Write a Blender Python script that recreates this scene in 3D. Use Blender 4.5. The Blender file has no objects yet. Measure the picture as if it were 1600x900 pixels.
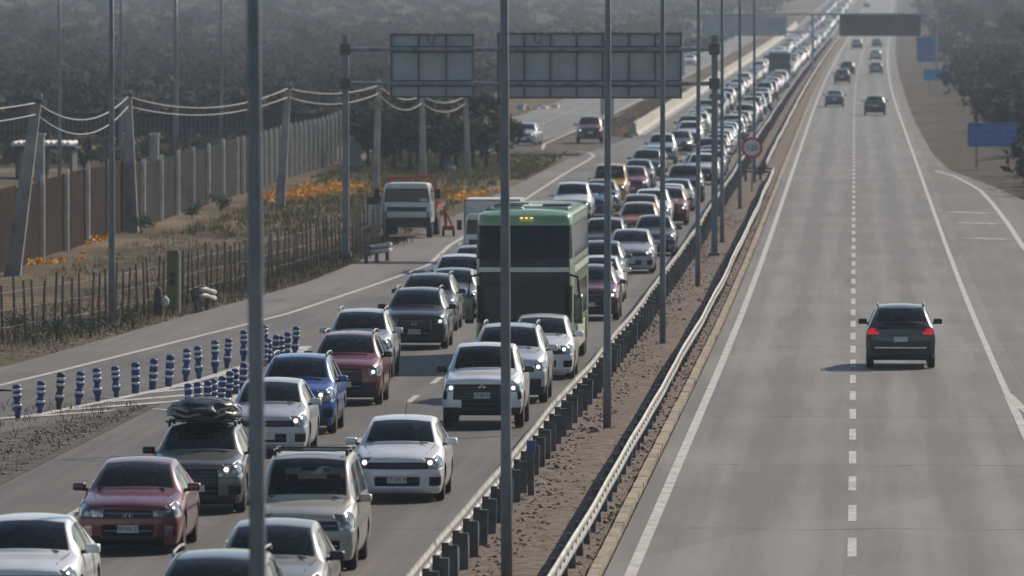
import bpy, bmesh, math, random
import numpy as np
from mathutils import Vector, Matrix, Euler

random.seed(7)
RNG = np.random.default_rng(11)
SC = bpy.context.scene
COL = SC.collection

# ------------------------------------------------------------------ camera, sky, sun, exposure
FPX = 13333.0                      # focal length in photo pixels (about a 300 mm lens)
CAM_Z = 10.5
HAZE = 0.00014
cam_d = bpy.data.cameras.new('camera')
cam = bpy.data.objects.new('camera', cam_d)
COL.objects.link(cam)
cam_d.sensor_width = 36.0
cam_d.lens = FPX / 1600.0 * 36.0
cam_d.clip_start = 1.0
cam_d.clip_end = 20000.0
cam.location = (0, 0, CAM_Z)
YAW, PITCH = math.atan(535 / FPX), math.atan(470 / FPX)
cam.rotation_euler = Euler((math.radians(90) - PITCH, 0, YAW), 'XYZ')
cam_d.dof.use_dof = True
cam_d.dof.focus_distance = 182.0
cam_d.dof.aperture_fstop = 3.9
SC.camera = cam

SUN_DIR = Vector((0.86, 1.12, 1.0)).normalized()      # towards the sun: ahead and to the right
elev = math.asin(SUN_DIR.z)
azim = math.atan2(SUN_DIR.x, SUN_DIR.y)
world = bpy.data.worlds.new('World')
SC.world = world
world.use_nodes = True
nt = world.node_tree
sky = nt.nodes.new('ShaderNodeTexSky')
sky.sky_type = 'NISHITA'
sky.sun_disc = False
sky.sun_elevation = elev
sky.sun_rotation = azim
sky.air_density = 1.2
sky.dust_density = 0.15
sky.ozone_density = 1.8
bg = nt.nodes['Background']
bg.inputs['Strength'].default_value = 0.08
nt.links.new(sky.outputs[0], bg.inputs[0])
sun_d = bpy.data.lights.new('sun', 'SUN')
sun_d.energy = 5.0
sun_d.angle = math.radians(0.55)
sun_d.color = (1.0, 0.875, 0.73)
sun = bpy.data.objects.new('sun', sun_d)
COL.objects.link(sun)
sun.rotation_euler = SUN_DIR.to_track_quat('Z', 'Y').to_euler()
sun.location = (60, 200, 80)
SC.view_settings.view_transform = 'Standard'
SC.view_settings.look = 'None'
SC.view_settings.gamma = 1.0
SC.view_settings.exposure = 0.08
SC.view_settings.use_curve_mapping = False
SC.render.engine = 'CYCLES'
SC.cycles.use_denoising = True
SC.cycles.max_bounces = 8
SC.cycles.transparent_max_bounces = 24
SC.cycles.volume_bounces = 0
SC.cycles.caustics_reflective = False
SC.cycles.caustics_refractive = False

# ------------------------------------------------------------------ the lie of the land
_D = np.array([-100, 60, 135, 180, 224, 286, 350, 500, 800, 1100, 1418, 2000, 2500, 4000, 7500], float)
_Z = np.array([2.6, 1.78, 1.2, .85, .5, .16, .02, -.03, -.1, .1, .9, 3.9, 6.7, 16, 40], float)
def _slopes():
    h = np.diff(_D); dl = np.diff(_Z) / h
    m = np.zeros(len(_D)); m[0], m[-1] = dl[0], dl[-1]
    for i in range(1, len(_D) - 1):
        m[i] = 0 if dl[i-1] * dl[i] <= 0 else (h[i-1] + h[i]) / (h[i] / dl[i-1] + h[i-1] / dl[i])
    return m
_M = _slopes()
def g(d):
    """height of the ground at distance d along the motorway"""
    d = np.clip(np.asarray(d, float), _D[0], _D[-1])
    i = np.clip(np.searchsorted(_D, d, side='right') - 1, 0, len(_D) - 2)
    h = _D[i+1] - _D[i]; t = (d - _D[i]) / h
    r = ((2*t**3 - 3*t**2 + 1) * _Z[i] + (t**3 - 2*t**2 + t) * h * _M[i]
         + (-2*t**3 + 3*t**2) * _Z[i+1] + (t**3 - t**2) * h * _M[i+1])
    return r if r.ndim else float(r)
def curve(d):
    """the motorway bends slightly to the right far away"""
    d = np.asarray(d, float)
    q = 3.6e-6 * np.clip(d - 700, 0, 700) ** 2 + np.clip(d - 1400, 0, None) * .00504
    return q if q.ndim else float(q)
_R = cam.rotation_euler.to_matrix()
def G(px, py):
    """ground point under a spot of the survey picture"""
    v = _R @ Vector(((px - 800) / FPX, (450 - py) / FPX, -1.0))
    y = 300.0
    for _ in range(60):
        t = (CAM_Z - g(y)) / max(1e-5, -v.z)
        y = .5 * y + .5 * min(t * v.y, 6000)
    return Vector((y * v.x / v.y, y, g(y)))

# ------------------------------------------------------------------ materials
MATS = {}
def new_mat(name):
    m = bpy.data.materials.new(name); m.use_nodes = True
    MATS[name] = m
    return m, m.node_tree, m.node_tree.nodes['Principled BSDF']
def N(t, kind, **kw):
    n = t.nodes.new(kind)
    for k, v in kw.items():
        if k in n.inputs: n.inputs[k].default_value = v
        else: setattr(n, k, v)
    return n
def noise_mat(name, c1, c2, scale, rough=.8, detail=6, metallic=0, bump=0, bump_scale=None, lo=.35, hi=.65, coords='POS', stretch=None, spec=.5):
    m, t, b = new_mat(name)
    if coords == 'POS':
        src = N(t, 'ShaderNodeNewGeometry').outputs['Position']
    else:
        src = N(t, 'ShaderNodeTexCoord').outputs['Object']
    if stretch:
        mp = N(t, 'ShaderNodeMapping'); mp.inputs['Scale'].default_value = stretch
        t.links.new(src, mp.inputs[0]); src = mp.outputs[0]
    n = N(t, 'ShaderNodeTexNoise', Scale=scale, Detail=detail, Roughness=.6)
    t.links.new(src, n.inputs['Vector'])
    r = N(t, 'ShaderNodeValToRGB')
    r.color_ramp.elements[0].position = lo; r.color_ramp.elements[1].position = hi
    r.color_ramp.elements[0].color = (*c1, 1); r.color_ramp.elements[1].color = (*c2, 1)
    t.links.new(n.outputs['Fac'], r.inputs[0]); t.links.new(r.outputs[0], b.inputs['Base Color'])
    b.inputs['Roughness'].default_value = rough; b.inputs['Metallic'].default_value = metallic
    b.inputs['Specular IOR Level'].default_value = spec
    if bump:
        n2 = N(t, 'ShaderNodeTexNoise', Scale=bump_scale or scale * 4, Detail=4)
        t.links.new(src, n2.inputs['Vector'])
        bp = N(t, 'ShaderNodeBump', Strength=bump, Distance=.05)
        t.links.new(n2.outputs['Fac'], bp.inputs['Height']); t.links.new(bp.outputs[0], b.inputs['Normal'])
    return m
def flat(name, c, rough=.6, metallic=0, spec=.5):
    """a plain colour with faint unevenness"""
    k = tuple(x * .82 for x in c)
    return noise_mat(name, k, c, 3.0, rough, 3, metallic, coords='OBJ', spec=spec)
def emit(name, c, s):
    m, t, b = new_mat(name)
    b.inputs['Base Color'].default_value = (.8, .8, .8, 1)
    b.inputs['Emission Color'].default_value = (*c, 1); b.inputs['Emission Strength'].default_value = s
    return m

def asphalt(name, c1, c2, lanes, track, rough=.75):
    """worn asphalt: fine grain, patches, tyre bands along each lane, thin sealed cracks across"""
    m, t, b = new_mat(name)
    pos = N(t, 'ShaderNodeNewGeometry').outputs['Position']
    sep = N(t, 'ShaderNodeSeparateXYZ'); t.links.new(pos, sep.inputs[0])
    def M(op, a, bb, clamp=False):
        n = N(t, 'ShaderNodeMath', operation=op); n.use_clamp = clamp
        for i, v in enumerate((a, bb)):
            if v is None: continue
            if isinstance(v, (int, float)): n.inputs[i].default_value = v
            else: t.links.new(v, n.inputs[i])
        return n.outputs[0]
    mp = N(t, 'ShaderNodeMapping'); mp.inputs['Scale'].default_value = (1, .05, 1)
    t.links.new(pos, mp.inputs[0])
    streak = N(t, 'ShaderNodeTexNoise', Scale=1.1, Detail=4); t.links.new(mp.outputs[0], streak.inputs['Vector'])
    big = N(t, 'ShaderNodeTexNoise', Scale=.09, Detail=5); t.links.new(pos, big.inputs['Vector'])
    fine = N(t, 'ShaderNodeTexNoise', Scale=14, Detail=3); t.links.new(pos, fine.inputs['Vector'])
    # tyre bands
    band = None
    for lx in lanes:
        u = M('ABSOLUTE', M('SUBTRACT', sep.outputs[0], lx), None)          # distance from the lane centre
        w = M('SUBTRACT', 1.0, M('MULTIPLY', M('ABSOLUTE', M('SUBTRACT', u, .8), None), 2.2), True)
        band = w if band is None else M('ADD', band, w, True)
    mp2 = N(t, 'ShaderNodeMapping'); mp2.inputs['Scale'].default_value = (1, .012, 1); t.links.new(pos, mp2.inputs[0])
    lane_s = N(t, 'ShaderNodeTexNoise', Scale=2.3, Detail=5, Roughness=.7); t.links.new(mp2.outputs[0], lane_s.inputs['Vector'])
    oil = None
    for lx in lanes:                                                    # oil drips down the middle of each lane
        w = M('SUBTRACT', 1.0, M('MULTIPLY', M('ABSOLUTE', M('SUBTRACT', sep.outputs[0], lx), None), 2.6), True)
        oil = w if oil is None else M('ADD', oil, w, True)
    vor = N(t, 'ShaderNodeTexVoronoi', Scale=.045); vor.feature = 'F1'
    mp3 = N(t, 'ShaderNodeMapping'); mp3.inputs['Scale'].default_value = (2.2, .45, 1); t.links.new(pos, mp3.inputs[0]); t.links.new(mp3.outputs[0], vor.inputs['Vector'])
    vs = N(t, 'ShaderNodeSeparateXYZ'); t.links.new(vor.outputs['Color'], vs.inputs[0])
    f = M('ADD', M('MULTIPLY', streak.outputs['Fac'], .45), M('MULTIPLY', big.outputs['Fac'], .5))
    f = M('ADD', f, M('MULTIPLY', M('SUBTRACT', lane_s.outputs['Fac'], .5), .7))
    f = M('ADD', f, M('MULTIPLY', M('SUBTRACT', vs.outputs[0], .5), .16))
    f = M('SUBTRACT', f, M('MULTIPLY', oil, .16))
    f = M('ADD', f, M('MULTIPLY', M('SUBTRACT', fine.outputs['Fac'], .5), .35))
    f = M('ADD', f, M('MULTIPLY', band, track), True)
    r = N(t, 'ShaderNodeValToRGB')
    r.color_ramp.elements[0].position = .34; r.color_ramp.elements[1].position = .72
    r.color_ramp.elements[0].color = (*c1, 1); r.color_ramp.elements[1].color = (*c2, 1)
    t.links.new(f, r.inputs[0])
    # sealed cracks across the road
    wav = N(t, 'ShaderNodeTexNoise', Scale=.35, Detail=3); t.links.new(pos, wav.inputs['Vector'])
    yy = M('ADD', sep.outputs[1], M('MULTIPLY', wav.outputs['Fac'], 3.0))
    fr = M('ABSOLUTE', M('SUBTRACT', M('FRACT', M('DIVIDE', yy, 23.0), None), .5), None)
    cr = M('LESS_THAN', fr, .0035)
    gate = M('GREATER_THAN', big.outputs['Fac'], .47)
    cr = M('MULTIPLY', M('MULTIPLY', cr, gate), .75)
    mx = N(t, 'ShaderNodeMix', data_type='RGBA')
    t.links.new(cr, mx.inputs['Factor']); t.links.new(r.outputs[0], mx.inputs[6]); mx.inputs[7].default_value = (.02, .02, .021, 1)
    t.links.new(mx.outputs[2], b.inputs['Base Color'])
    b.inputs['Roughness'].default_value = rough
    b.inputs['Specular IOR Level'].default_value = .25
    bp = N(t, 'ShaderNodeBump', Strength=.15, Distance=.02)
    t.links.new(fine.outputs['Fac'], bp.inputs['Height']); t.links.new(bp.outputs[0], b.inputs['Normal'])
    return m

asphalt('asphalt_jam', (.08, .073, .066), (.155, .142, .128), (-8.6, -12.3), .1, .68)
asphalt('asphalt_free', (.118, .111, .102), (.2, .188, .172), (-1.75, 1.85), .16, .66)
asphalt('asphalt_slip', (.11, .1, .09), (.175, .16, .144), (8,), .08, .7)
noise_mat('line_paint', (.24, .232, .215), (.5, .485, .45), 3.5, .7, 9, lo=.3, hi=.58, spec=.2)
noise_mat('line_worn', (.16, .157, .15), (.55, .54, .5), 3.5, .6, 9, lo=.38, hi=.58)
noise_mat('kerb_yellow', (.11, .092, .07), (.3, .25, .165), 1.6, .8, 8, lo=.32, hi=.6)
noise_mat('concrete', (.2, .195, .185), (.36, .35, .33), 1.2, .85, 8)
noise_mat('concrete_pale', (.3, .285, .25), (.52, .49, .43), .7, .85, 8)
noise_mat('galvanised', (.17, .19, .21), (.31, .335, .36), 2.5, .5, 5, .45)
noise_mat('pole_steel', (.13, .15, .17), (.2, .225, .25), 1.6, .55, 5, .3)
noise_mat('rail_zinc', (.13, .12, .105), (.4, .395, .38), 3.2, .6, 9, .1, lo=.3, hi=.62)
noise_mat('post_steel', (.05, .055, .06), (.12, .125, .13), 3.0, .6, 5, .3)
noise_mat('sign_back', (.27, .3, .33), (.36, .4, .43), .8, .55, 4, .3)
noise_mat('sign_frame', (.07, .078, .085), (.11, .12, .13), 2, .6, 4, .2)
noise_mat('panel_dark', (.022, .017, .02), (.045, .036, .04), .8, .5, 4)
noise_mat('corrugated_rust', (.016, .0095, .0075), (.036, .021, .015), .6, .8, 6, spec=.06)
noise_mat('corrugated_green', (.018, .021, .018), (.036, .04, .034), .6, .8, 6, spec=.06)
noise_mat('post_white', (.5, .48, .45), (.72, .7, .66), 2, .8, 5)
noise_mat('wall_dark', (.016, .018, .02), (.032, .036, .04), .4, .85, 6, spec=.06)
noise_mat('wood_grey', (.085, .07, .055), (.19, .16, .125), 6, .85, 6, stretch=(4, 4, .6), spec=.06)
noise_mat('median_dirt', (.09, .07, .057), (.25, .205, .17), 2.6, .95, 10, bump=1.0, bump_scale=9, lo=.3, hi=.72, spec=.06)
noise_mat('clod', (.1, .08, .066), (.28, .23, .19), 3, .95, 4, spec=.06)
noise_mat('gravel_grey', (.05, .046, .042), (.15, .138, .125), 2.2, .95, 10, bump=.8, bump_scale=10, spec=.06)
noise_mat('leaf_dark', (.016, .023, .012), (.06, .07, .032), .9, .75, 4, spec=.06)
noise_mat('leaf_olive', (.04, .042, .02), (.11, .105, .052), .7, .75, 4, spec=.06)
noise_mat('leaf_dry', (.05, .04, .022), (.16, .125, .065), .8, .8, 4, spec=.06)
noise_mat('leaf_sage', (.07, .08, .065), (.17, .18, .145), 1.5, .8, 4, spec=.06)
noise_mat('leaf_green', (.025, .045, .012), (.08, .12, .03), 1.2, .75, 4, spec=.06)
noise_mat('leaf_scrub', (.014, .014, .009), (.062, .048, .028), .028, .85, 8, lo=.38, hi=.66, spec=.06)
noise_mat('leaf_grass', (.09, .1, .03), (.23, .22, .07), 1.2, .8, 4, spec=.06)
noise_mat('petal_orange', (.68, .27, .012), (.88, .55, .04), 2, .7, 3)
noise_mat('straw', (.17, .135, .088), (.38, .31, .2), 2.5, .85, 4, spec=.06)
noise_mat('bark', (.035, .028, .022), (.09, .072, .055), 4, .9, 6, coords='OBJ')
noise_mat('cable', (.24, .24, .235), (.38, .38, .37), 2, .6)
noise_mat('debris_white', (.25, .24, .22), (.6, .58, .55), 2, .8)
flat('sign_blue', (.025, .13, .4), .5)
flat('sign_blue_pale', (.035, .27, .55), .5)
flat('sign_text', (.08, .22, .5), .6)
flat('sign_red', (.42, .03, .03), .5)
flat('sign_white', (.66, .66, .64), .5)
flat('sign_black', (.015, .015, .016), .5)
noise_mat('delineator_blue', (.016, .032, .12), (.022, .055, .23), 7, .6, 5)
flat('delineator_black', (.02, .02, .026), .6)
flat('reflective_white', (.6, .62, .66), .45)
flat('sign_olive', (.10, .115, .02), .6)
flat('red_steel', (.34, .035, .02), .5)
flat('blue_reflector', (.03, .06, .22), .4)

def terrain_mat():
    m, t, b = new_mat('earth')
    pos = N(t, 'ShaderNodeNewGeometry').outputs['Position']
    a = N(t, 'ShaderNodeTexNoise', Scale=.035, Detail=8, Roughness=.65); t.links.new(pos, a.inputs['Vector'])
    c = N(t, 'ShaderNodeTexNoise', Scale=.9, Detail=9, Roughness=.7); t.links.new(pos, c.inputs['Vector'])
    r1 = N(t, 'ShaderNodeValToRGB'); e = r1.color_ramp.elements
    e[0].position = .36; e[1].position = .64
    e[0].color = (.075, .06, .042, 1); e[1].color = (.22, .175, .13, 1)
    k = r1.color_ramp.elements.new(.5); k.color = (.135, .108, .074, 1)
    t.links.new(a.outputs['Fac'], r1.inputs[0])
    r2 = N(t, 'ShaderNodeValToRGB'); e = r2.color_ramp.elements
    e[0].position = .35; e[1].position = .68
    e[0].color = (.45, .45, .45, 1); e[1].color = (1.25, 1.2, 1.1, 1)
    t.links.new(c.outputs['Fac'], r2.inputs[0])
    # the plain far left is covered in dark low growth
    sp = N(t, 'ShaderNodeSeparateXYZ'); t.links.new(pos, sp.inputs[0])
    fx = N(t, 'ShaderNodeMapRange'); t.links.new(sp.outputs[0], fx.inputs[0]); fx.inputs[1].default_value = -30; fx.inputs[2].default_value = -42
    fy = N(t, 'ShaderNodeMapRange'); t.links.new(sp.outputs[1], fy.inputs[0]); fy.inputs[1].default_value = 500; fy.inputs[2].default_value = 640
    fm = N(t, 'ShaderNodeMath', operation='MULTIPLY'); t.links.new(fx.outputs[0], fm.inputs[0]); t.links.new(fy.outputs[0], fm.inputs[1])
    gm = N(t, 'ShaderNodeMix', data_type='RGBA'); t.links.new(fm.outputs[0], gm.inputs['Factor']); t.links.new(r1.outputs[0], gm.inputs[6]); gm.inputs[7].default_value = (.05, .046, .032, 1)
    mx = N(t, 'ShaderNodeMix', data_type='RGBA', blend_type='MULTIPLY'); mx.inputs['Factor'].default_value = 1
    # greyer, drier earth on the bank to the right
    fr_ = N(t, 'ShaderNodeMapRange'); t.links.new(sp.outputs[0], fr_.inputs[0]); fr_.inputs[1].default_value = 3; fr_.inputs[2].default_value = 6; fr_.inputs[4].default_value = .75
    gr = N(t, 'ShaderNodeMix', data_type='RGBA'); t.links.new(fr_.outputs[0], gr.inputs['Factor']); t.links.new(gm.outputs[2], gr.inputs[6]); gr.inputs[7].default_value = (.085, .076, .066, 1)
    t.links.new(gr.outputs[2], mx.inputs[6]); t.links.new(r2.outputs[0], mx.inputs[7])
    t.links.new(mx.outputs[2], b.inputs['Base Color'])
    b.inputs['Roughness'].default_value = .95; b.inputs['Specular IOR Level'].default_value = .06
    bp = N(t, 'ShaderNodeBump', Strength=.8, Distance=.15)
    t.links.new(c.outputs['Fac'], bp.inputs['Height']); t.links.new(bp.outputs[0], b.inputs['Normal'])
terrain_mat()

# vehicle materials
def paint_mat():
    m, t, b = new_mat('car_paint')
    oi = N(t, 'ShaderNodeObjectInfo')
    tc = N(t, 'ShaderNodeTexCoord')
    n = N(t, 'ShaderNodeTexNoise', Scale=1.7, Detail=6); t.links.new(tc.outputs['Object'], n.inputs['Vector'])
    # blotchy road dust
    mr = N(t, 'ShaderNodeMapRange'); t.links.new(n.outputs['Fac'], mr.inputs[0])
    mr.inputs[1].default_value = .35; mr.inputs[2].default_value = .75; mr.inputs[3].default_value = .0; mr.inputs[4].default_value = .22
    mu = mr
    mx = N(t, 'ShaderNodeMix', data_type='RGBA')
    t.links.new(mu.outputs[0], mx.inputs['Factor']); t.links.new(oi.outputs['Color'], mx.inputs[6]); mx.inputs[7].default_value = (.14, .125, .11, 1)
    t.links.new(mx.outputs[2], b.inputs['Base Color'])
    b.inputs['Metallic'].default_value = .15
    b.inputs['Roughness'].default_value = .34
    b.inputs['Coat Weight'].default_value = .8
    b.inputs['Coat Roughness'].default_value = .06
    # slight waviness of pressed panels
    n2 = N(t, 'ShaderNodeTexNoise', Scale=5, Detail=2); t.links.new(tc.outputs['Object'], n2.inputs['Vector'])
    bp = N(t, 'ShaderNodeBump', Strength=.05, Distance=.02); t.links.new(n2.outputs['Fac'], bp.inputs['Height'])
    t.links.new(bp.outputs[0], b.inputs['Normal']); t.links.new(bp.outputs[0], b.inputs['Coat Normal'])
paint_mat()
def glass_mat(name, tint, see):
    m, t, b = new_mat(name)
    b.inputs['Base Color'].default_value = (.024, .034, .04, 1)
    b.inputs['Roughness'].default_value = .04
    b.inputs['Specular IOR Level'].default_value = .8
    tr = N(t, 'ShaderNodeBsdfTransparent'); tr.inputs[0].default_value = (*tint, 1)
    fr = N(t, 'ShaderNodeFresnel', IOR=1.5)
    mr = N(t, 'ShaderNodeMapRange'); t.links.new(fr.outputs[0], mr.inputs[0])
    mr.inputs[1].default_value = .04; mr.inputs[2].default_value = .6; mr.inputs[3].default_value = 1 - see; mr.inputs[4].default_value = 1
    ms = N(t, 'ShaderNodeMixShader')
    t.links.new(mr.outputs[0], ms.inputs[0]); t.links.new(tr.outputs[0], ms.inputs[1]); t.links.new(b.outputs[0], ms.inputs[2])
    t.links.new(ms.outputs[0], t.nodes['Material Output'].inputs[0])
    return m
glass_mat('windscreen', (.78, .86, .84), .74)
glass_mat('window_tint', (.4, .45, .45), .5)
glass_mat('bus_glass', (.3, .38, .45), .12)
bb_ = MATS['bus_glass'].node_tree.nodes['Principled BSDF']; bb_.inputs['Base Color'].default_value = (.009, .016, .028, 1); bb_.inputs['Specular IOR Level'].default_value = .2
flat('black_plastic', (.02, .021, .023), .5)
flat('rubber', (.018, .018, .018), .85)
flat('underbody', (.012, .012, .013), .9)
noise_mat('rim_alloy', (.22, .22, .22), (.42, .42, .42), 4, .35, 3, .7, coords='OBJ')
noise_mat('chrome', (.5, .5, .5), (.65, .65, .65), 4, .15, 2, .95, coords='OBJ')
noise_mat('seat_cloth', (.04, .04, .042), (.1, .098, .095), 6, .9, 4, coords='OBJ')
m, t, b = new_mat('lamp_lens')
b.inputs['Base Color'].default_value = (.5, .51, .52, 1); b.inputs['Roughness'].default_value = .1; b.inputs['Metallic'].default_value = .35
b.inputs['Coat Weight'].default_value = 1.0; b.inputs['Coat Roughness'].default_value = .02
n = N(t, 'ShaderNodeTexVoronoi', Scale=9.0); tc = N(t, 'ShaderNodeTexCoord'); t.links.new(tc.outputs['Object'], n.inputs['Vector'])
r = N(t, 'ShaderNodeValToRGB'); r.color_ramp.elements[0].color = (.75, .75, .75, 1); r.color_ramp.elements[1].color = (.12, .12, .125, 1); r.color_ramp.elements[1].position = .55
t.links.new(n.outputs['Distance'], r.inputs[0]); t.links.new(r.outputs[0], b.inputs['Base Color'])
flat('tail_red', (.22, .008, .01), .2)
emit('brake_lit', (1, .03, .06), .4); MATS['brake_lit'].node_tree.nodes['Principled BSDF'].inputs['Base Color'].default_value = (.2, .008, .012, 1)
emit('headlamp_lit', (1, .74, .45), 2.6)
emit('headlamp_cool', (.97, .95, .9), 1.5)
emit('marker_amber', (1, .5, .1), 1.2)
flat('plate_white', (.6, .6, .58), .5)
flat('plate_black', (.03, .03, .03), .6)
flat('skin', (.36, .21, .15), .6)
flat('cloth_dark', (.03, .032, .04), .9)
flat('cloth_light', (.3, .3, .3), .9)
flat('tarp_black', (.018, .019, .022), .45)
flat('tarp_grey', (.3, .3, .31), .5)
flat('truck_white', (.62, .62, .6), .45)
flat('bus_cream', (.5, .53, .43), .4)
flat('bus_roof', (.5, .6, .49), .45)

# ------------------------------------------------------------------ mesh helpers
class MB:
    def __init__(self): self.v = []; self.f = []; self.m = []
    def quad(self, a, b, c, d, m=0):
        k = len(self.v); self.v += [tuple(a), tuple(b), tuple(c), tuple(d)]; self.f.append((k, k+1, k+2, k+3)); self.m.append(m)
    def box(self, c, s, m=0, rz=0, taper=1.0, rx=0):
        k = len(self.v)
        M = Matrix.Translation(c) @ Matrix.Rotation(rz, 4, 'Z') @ Matrix.Rotation(rx, 4, 'X')
        for z in (-.5, .5):
            q = taper if z > 0 else 1
            for x, y in ((-.5, -.5), (.5, -.5), (.5, .5), (-.5, .5)):
                self.v.append(tuple(M @ Vector((x*s[0]*q, y*s[1]*q, z*s[2]))))
        for f in ((3,2,1,0), (4,5,6,7), (0,1,5,4), (1,2,6,5), (2,3,7,6), (3,0,4,7)):
            self.f.append(tuple(k+i for i in f)); self.m.append(m)
        return self
    def tube(self, pts, rad, n=8, m=0, cap=True):
        pts = [Vector(p) for p in pts]
        if not isinstance(rad, (list, tuple)): rad = [rad] * len(pts)
        k = len(self.v)
        for i, p in enumerate(pts):
            a = pts[max(0, i-1)]; b = pts[min(len(pts)-1, i+1)]
            t = (b - a).normalized()
            u = t.cross(Vector((0, 0, 1)) if abs(t.z) < .9 else Vector((1, 0, 0))).normalized(); w = t.cross(u)
            for j in range(n):
                an = 2*math.pi*j/n
                self.v.append(tuple(p + (u*math.cos(an) + w*math.sin(an)) * rad[i]))
        for i in range(len(pts)-1):
            for j in range(n):
                self.f.append((k+i*n+j, k+i*n+(j+1) % n, k+(i+1)*n+(j+1) % n, k+(i+1)*n+j)); self.m.append(m)
        if cap:
            self.f.append(tuple(k+j for j in range(n))[::-1]); self.m.append(m)
            e = k+(len(pts)-1)*n
            self.f.append(tuple(e+j for j in range(n))); self.m.append(m)
        return self
    def lathe(self, prof, axis='Z', n=14, c=(0, 0, 0), m=0):
        """prof: (radius, height) pairs turned about an axis"""
        k = len(self.v)
        for r, h in prof:
            for j in range(n):
                an = 2*math.pi*j/n
                x, y = r*math.cos(an), r*math.sin(an)
                p = (x, y, h) if axis == 'Z' else ((h, x, y) if axis == 'X' else (y, h, x))
                self.v.append((p[0]+c[0], p[1]+c[1], p[2]+c[2]))
        for i in range(len(prof)-1):
            for j in range(n):
                self.f.append((k+i*n+j, k+i*n+(j+1) % n, k+(i+1)*n+(j+1) % n, k+(i+1)*n+j)); self.m.append(m)
        self.f.append(tuple(k+j for j in range(n))[::-1]); self.m.append(m)
        e = k+(len(prof)-1)*n
        self.f.append(tuple(e+j for j in range(n))); self.m.append(m)
        return self
    def mesh(self, name, mats, smooth=False):
        me = bpy.data.meshes.new(name); me.from_pydata(self.v, [], self.f)
        for x in (mats if isinstance(mats, (list, tuple)) else [mats]): me.materials.append(MATS[x])
        me.polygons.foreach_set('material_index', self.m)
        if smooth: me.polygons.foreach_set('use_smooth', [True]*len(self.f))
        me.update()
        return me
    def build(self, name, mats, parent=None, smooth=False):
        return put(name, self.mesh(name, mats, smooth), parent)
def put(name, me, parent=None, loc=None):
    o = bpy.data.objects.new(name, me); COL.objects.link(o)
    if parent: o.parent = parent
    if loc is not None: o.location = loc
    return o
def tag(o, label=None, cat=None, group=None, kind=None):
    if label: o['label'] = label
    if cat: o['category'] = cat
    if group: o['group'] = group
    if kind: o['kind'] = kind
    return o
def thing(name, label, cat, loc=(0, 0, 0), rz=0, group=None):
    o = put(name, None, None, loc); o.rotation_euler = (0, 0, rz)
    o.empty_display_size = .3
    return tag(o, label, cat, group)
def copy_tree(o, parent=None):
    c = o.copy(); COL.objects.link(c); c.parent = parent
    for ch in o.children: copy_tree(ch, c)
    return c
def np_mesh(name, V, F, mats, mi=None, smooth=False):
    """big quad meshes from arrays"""
    me = bpy.data.meshes.new(name)
    nv, nf, k = len(V), len(F), F.shape[1]
    me.vertices.add(nv); me.vertices.foreach_set('co', np.ascontiguousarray(V, np.float32).ravel())
    me.loops.add(nf*k); me.loops.foreach_set('vertex_index', np.ascontiguousarray(F, np.int32).ravel())
    me.polygons.add(nf); me.polygons.foreach_set('loop_start', np.arange(0, nf*k, k, dtype=np.int32))
    me.polygons.foreach_set('loop_total', np.full(nf, k, np.int32))
    for x in (mats if isinstance(mats, (list, tuple)) else [mats]): me.materials.append(MATS[x])
    if mi is not None: me.polygons.foreach_set('material_index', np.asarray(mi, np.int32))
    if smooth: me.polygons.foreach_set('use_smooth', np.ones(nf, bool))
    me.update(calc_edges=True); me.validate()
    return me

# ------------------------------------------------------------------ vehicles: pressed bodies as smoothed cages, cut into their parts
PAINT, TRIM, WS, SIDEW, REARW, HEAD, GRILLE, INTAKE, TAIL, BED, CHROME, UNDER = range(12)
SLOT = ['car_paint', 'black_plastic', 'windscreen', 'window_tint', 'window_tint', 'lamp_lens', 'black_plastic', 'underbody', 'tail_red', 'black_plastic', 'chrome', 'underbody']
PART = {WS: 'windshield', SIDEW: 'side_window', REARW: 'rear_window', HEAD: 'headlight', GRILLE: 'grille', INTAKE: 'air_intake', TAIL: 'tail_light', BED: 'cargo_bed', CHROME: 'chrome_trim'}

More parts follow.
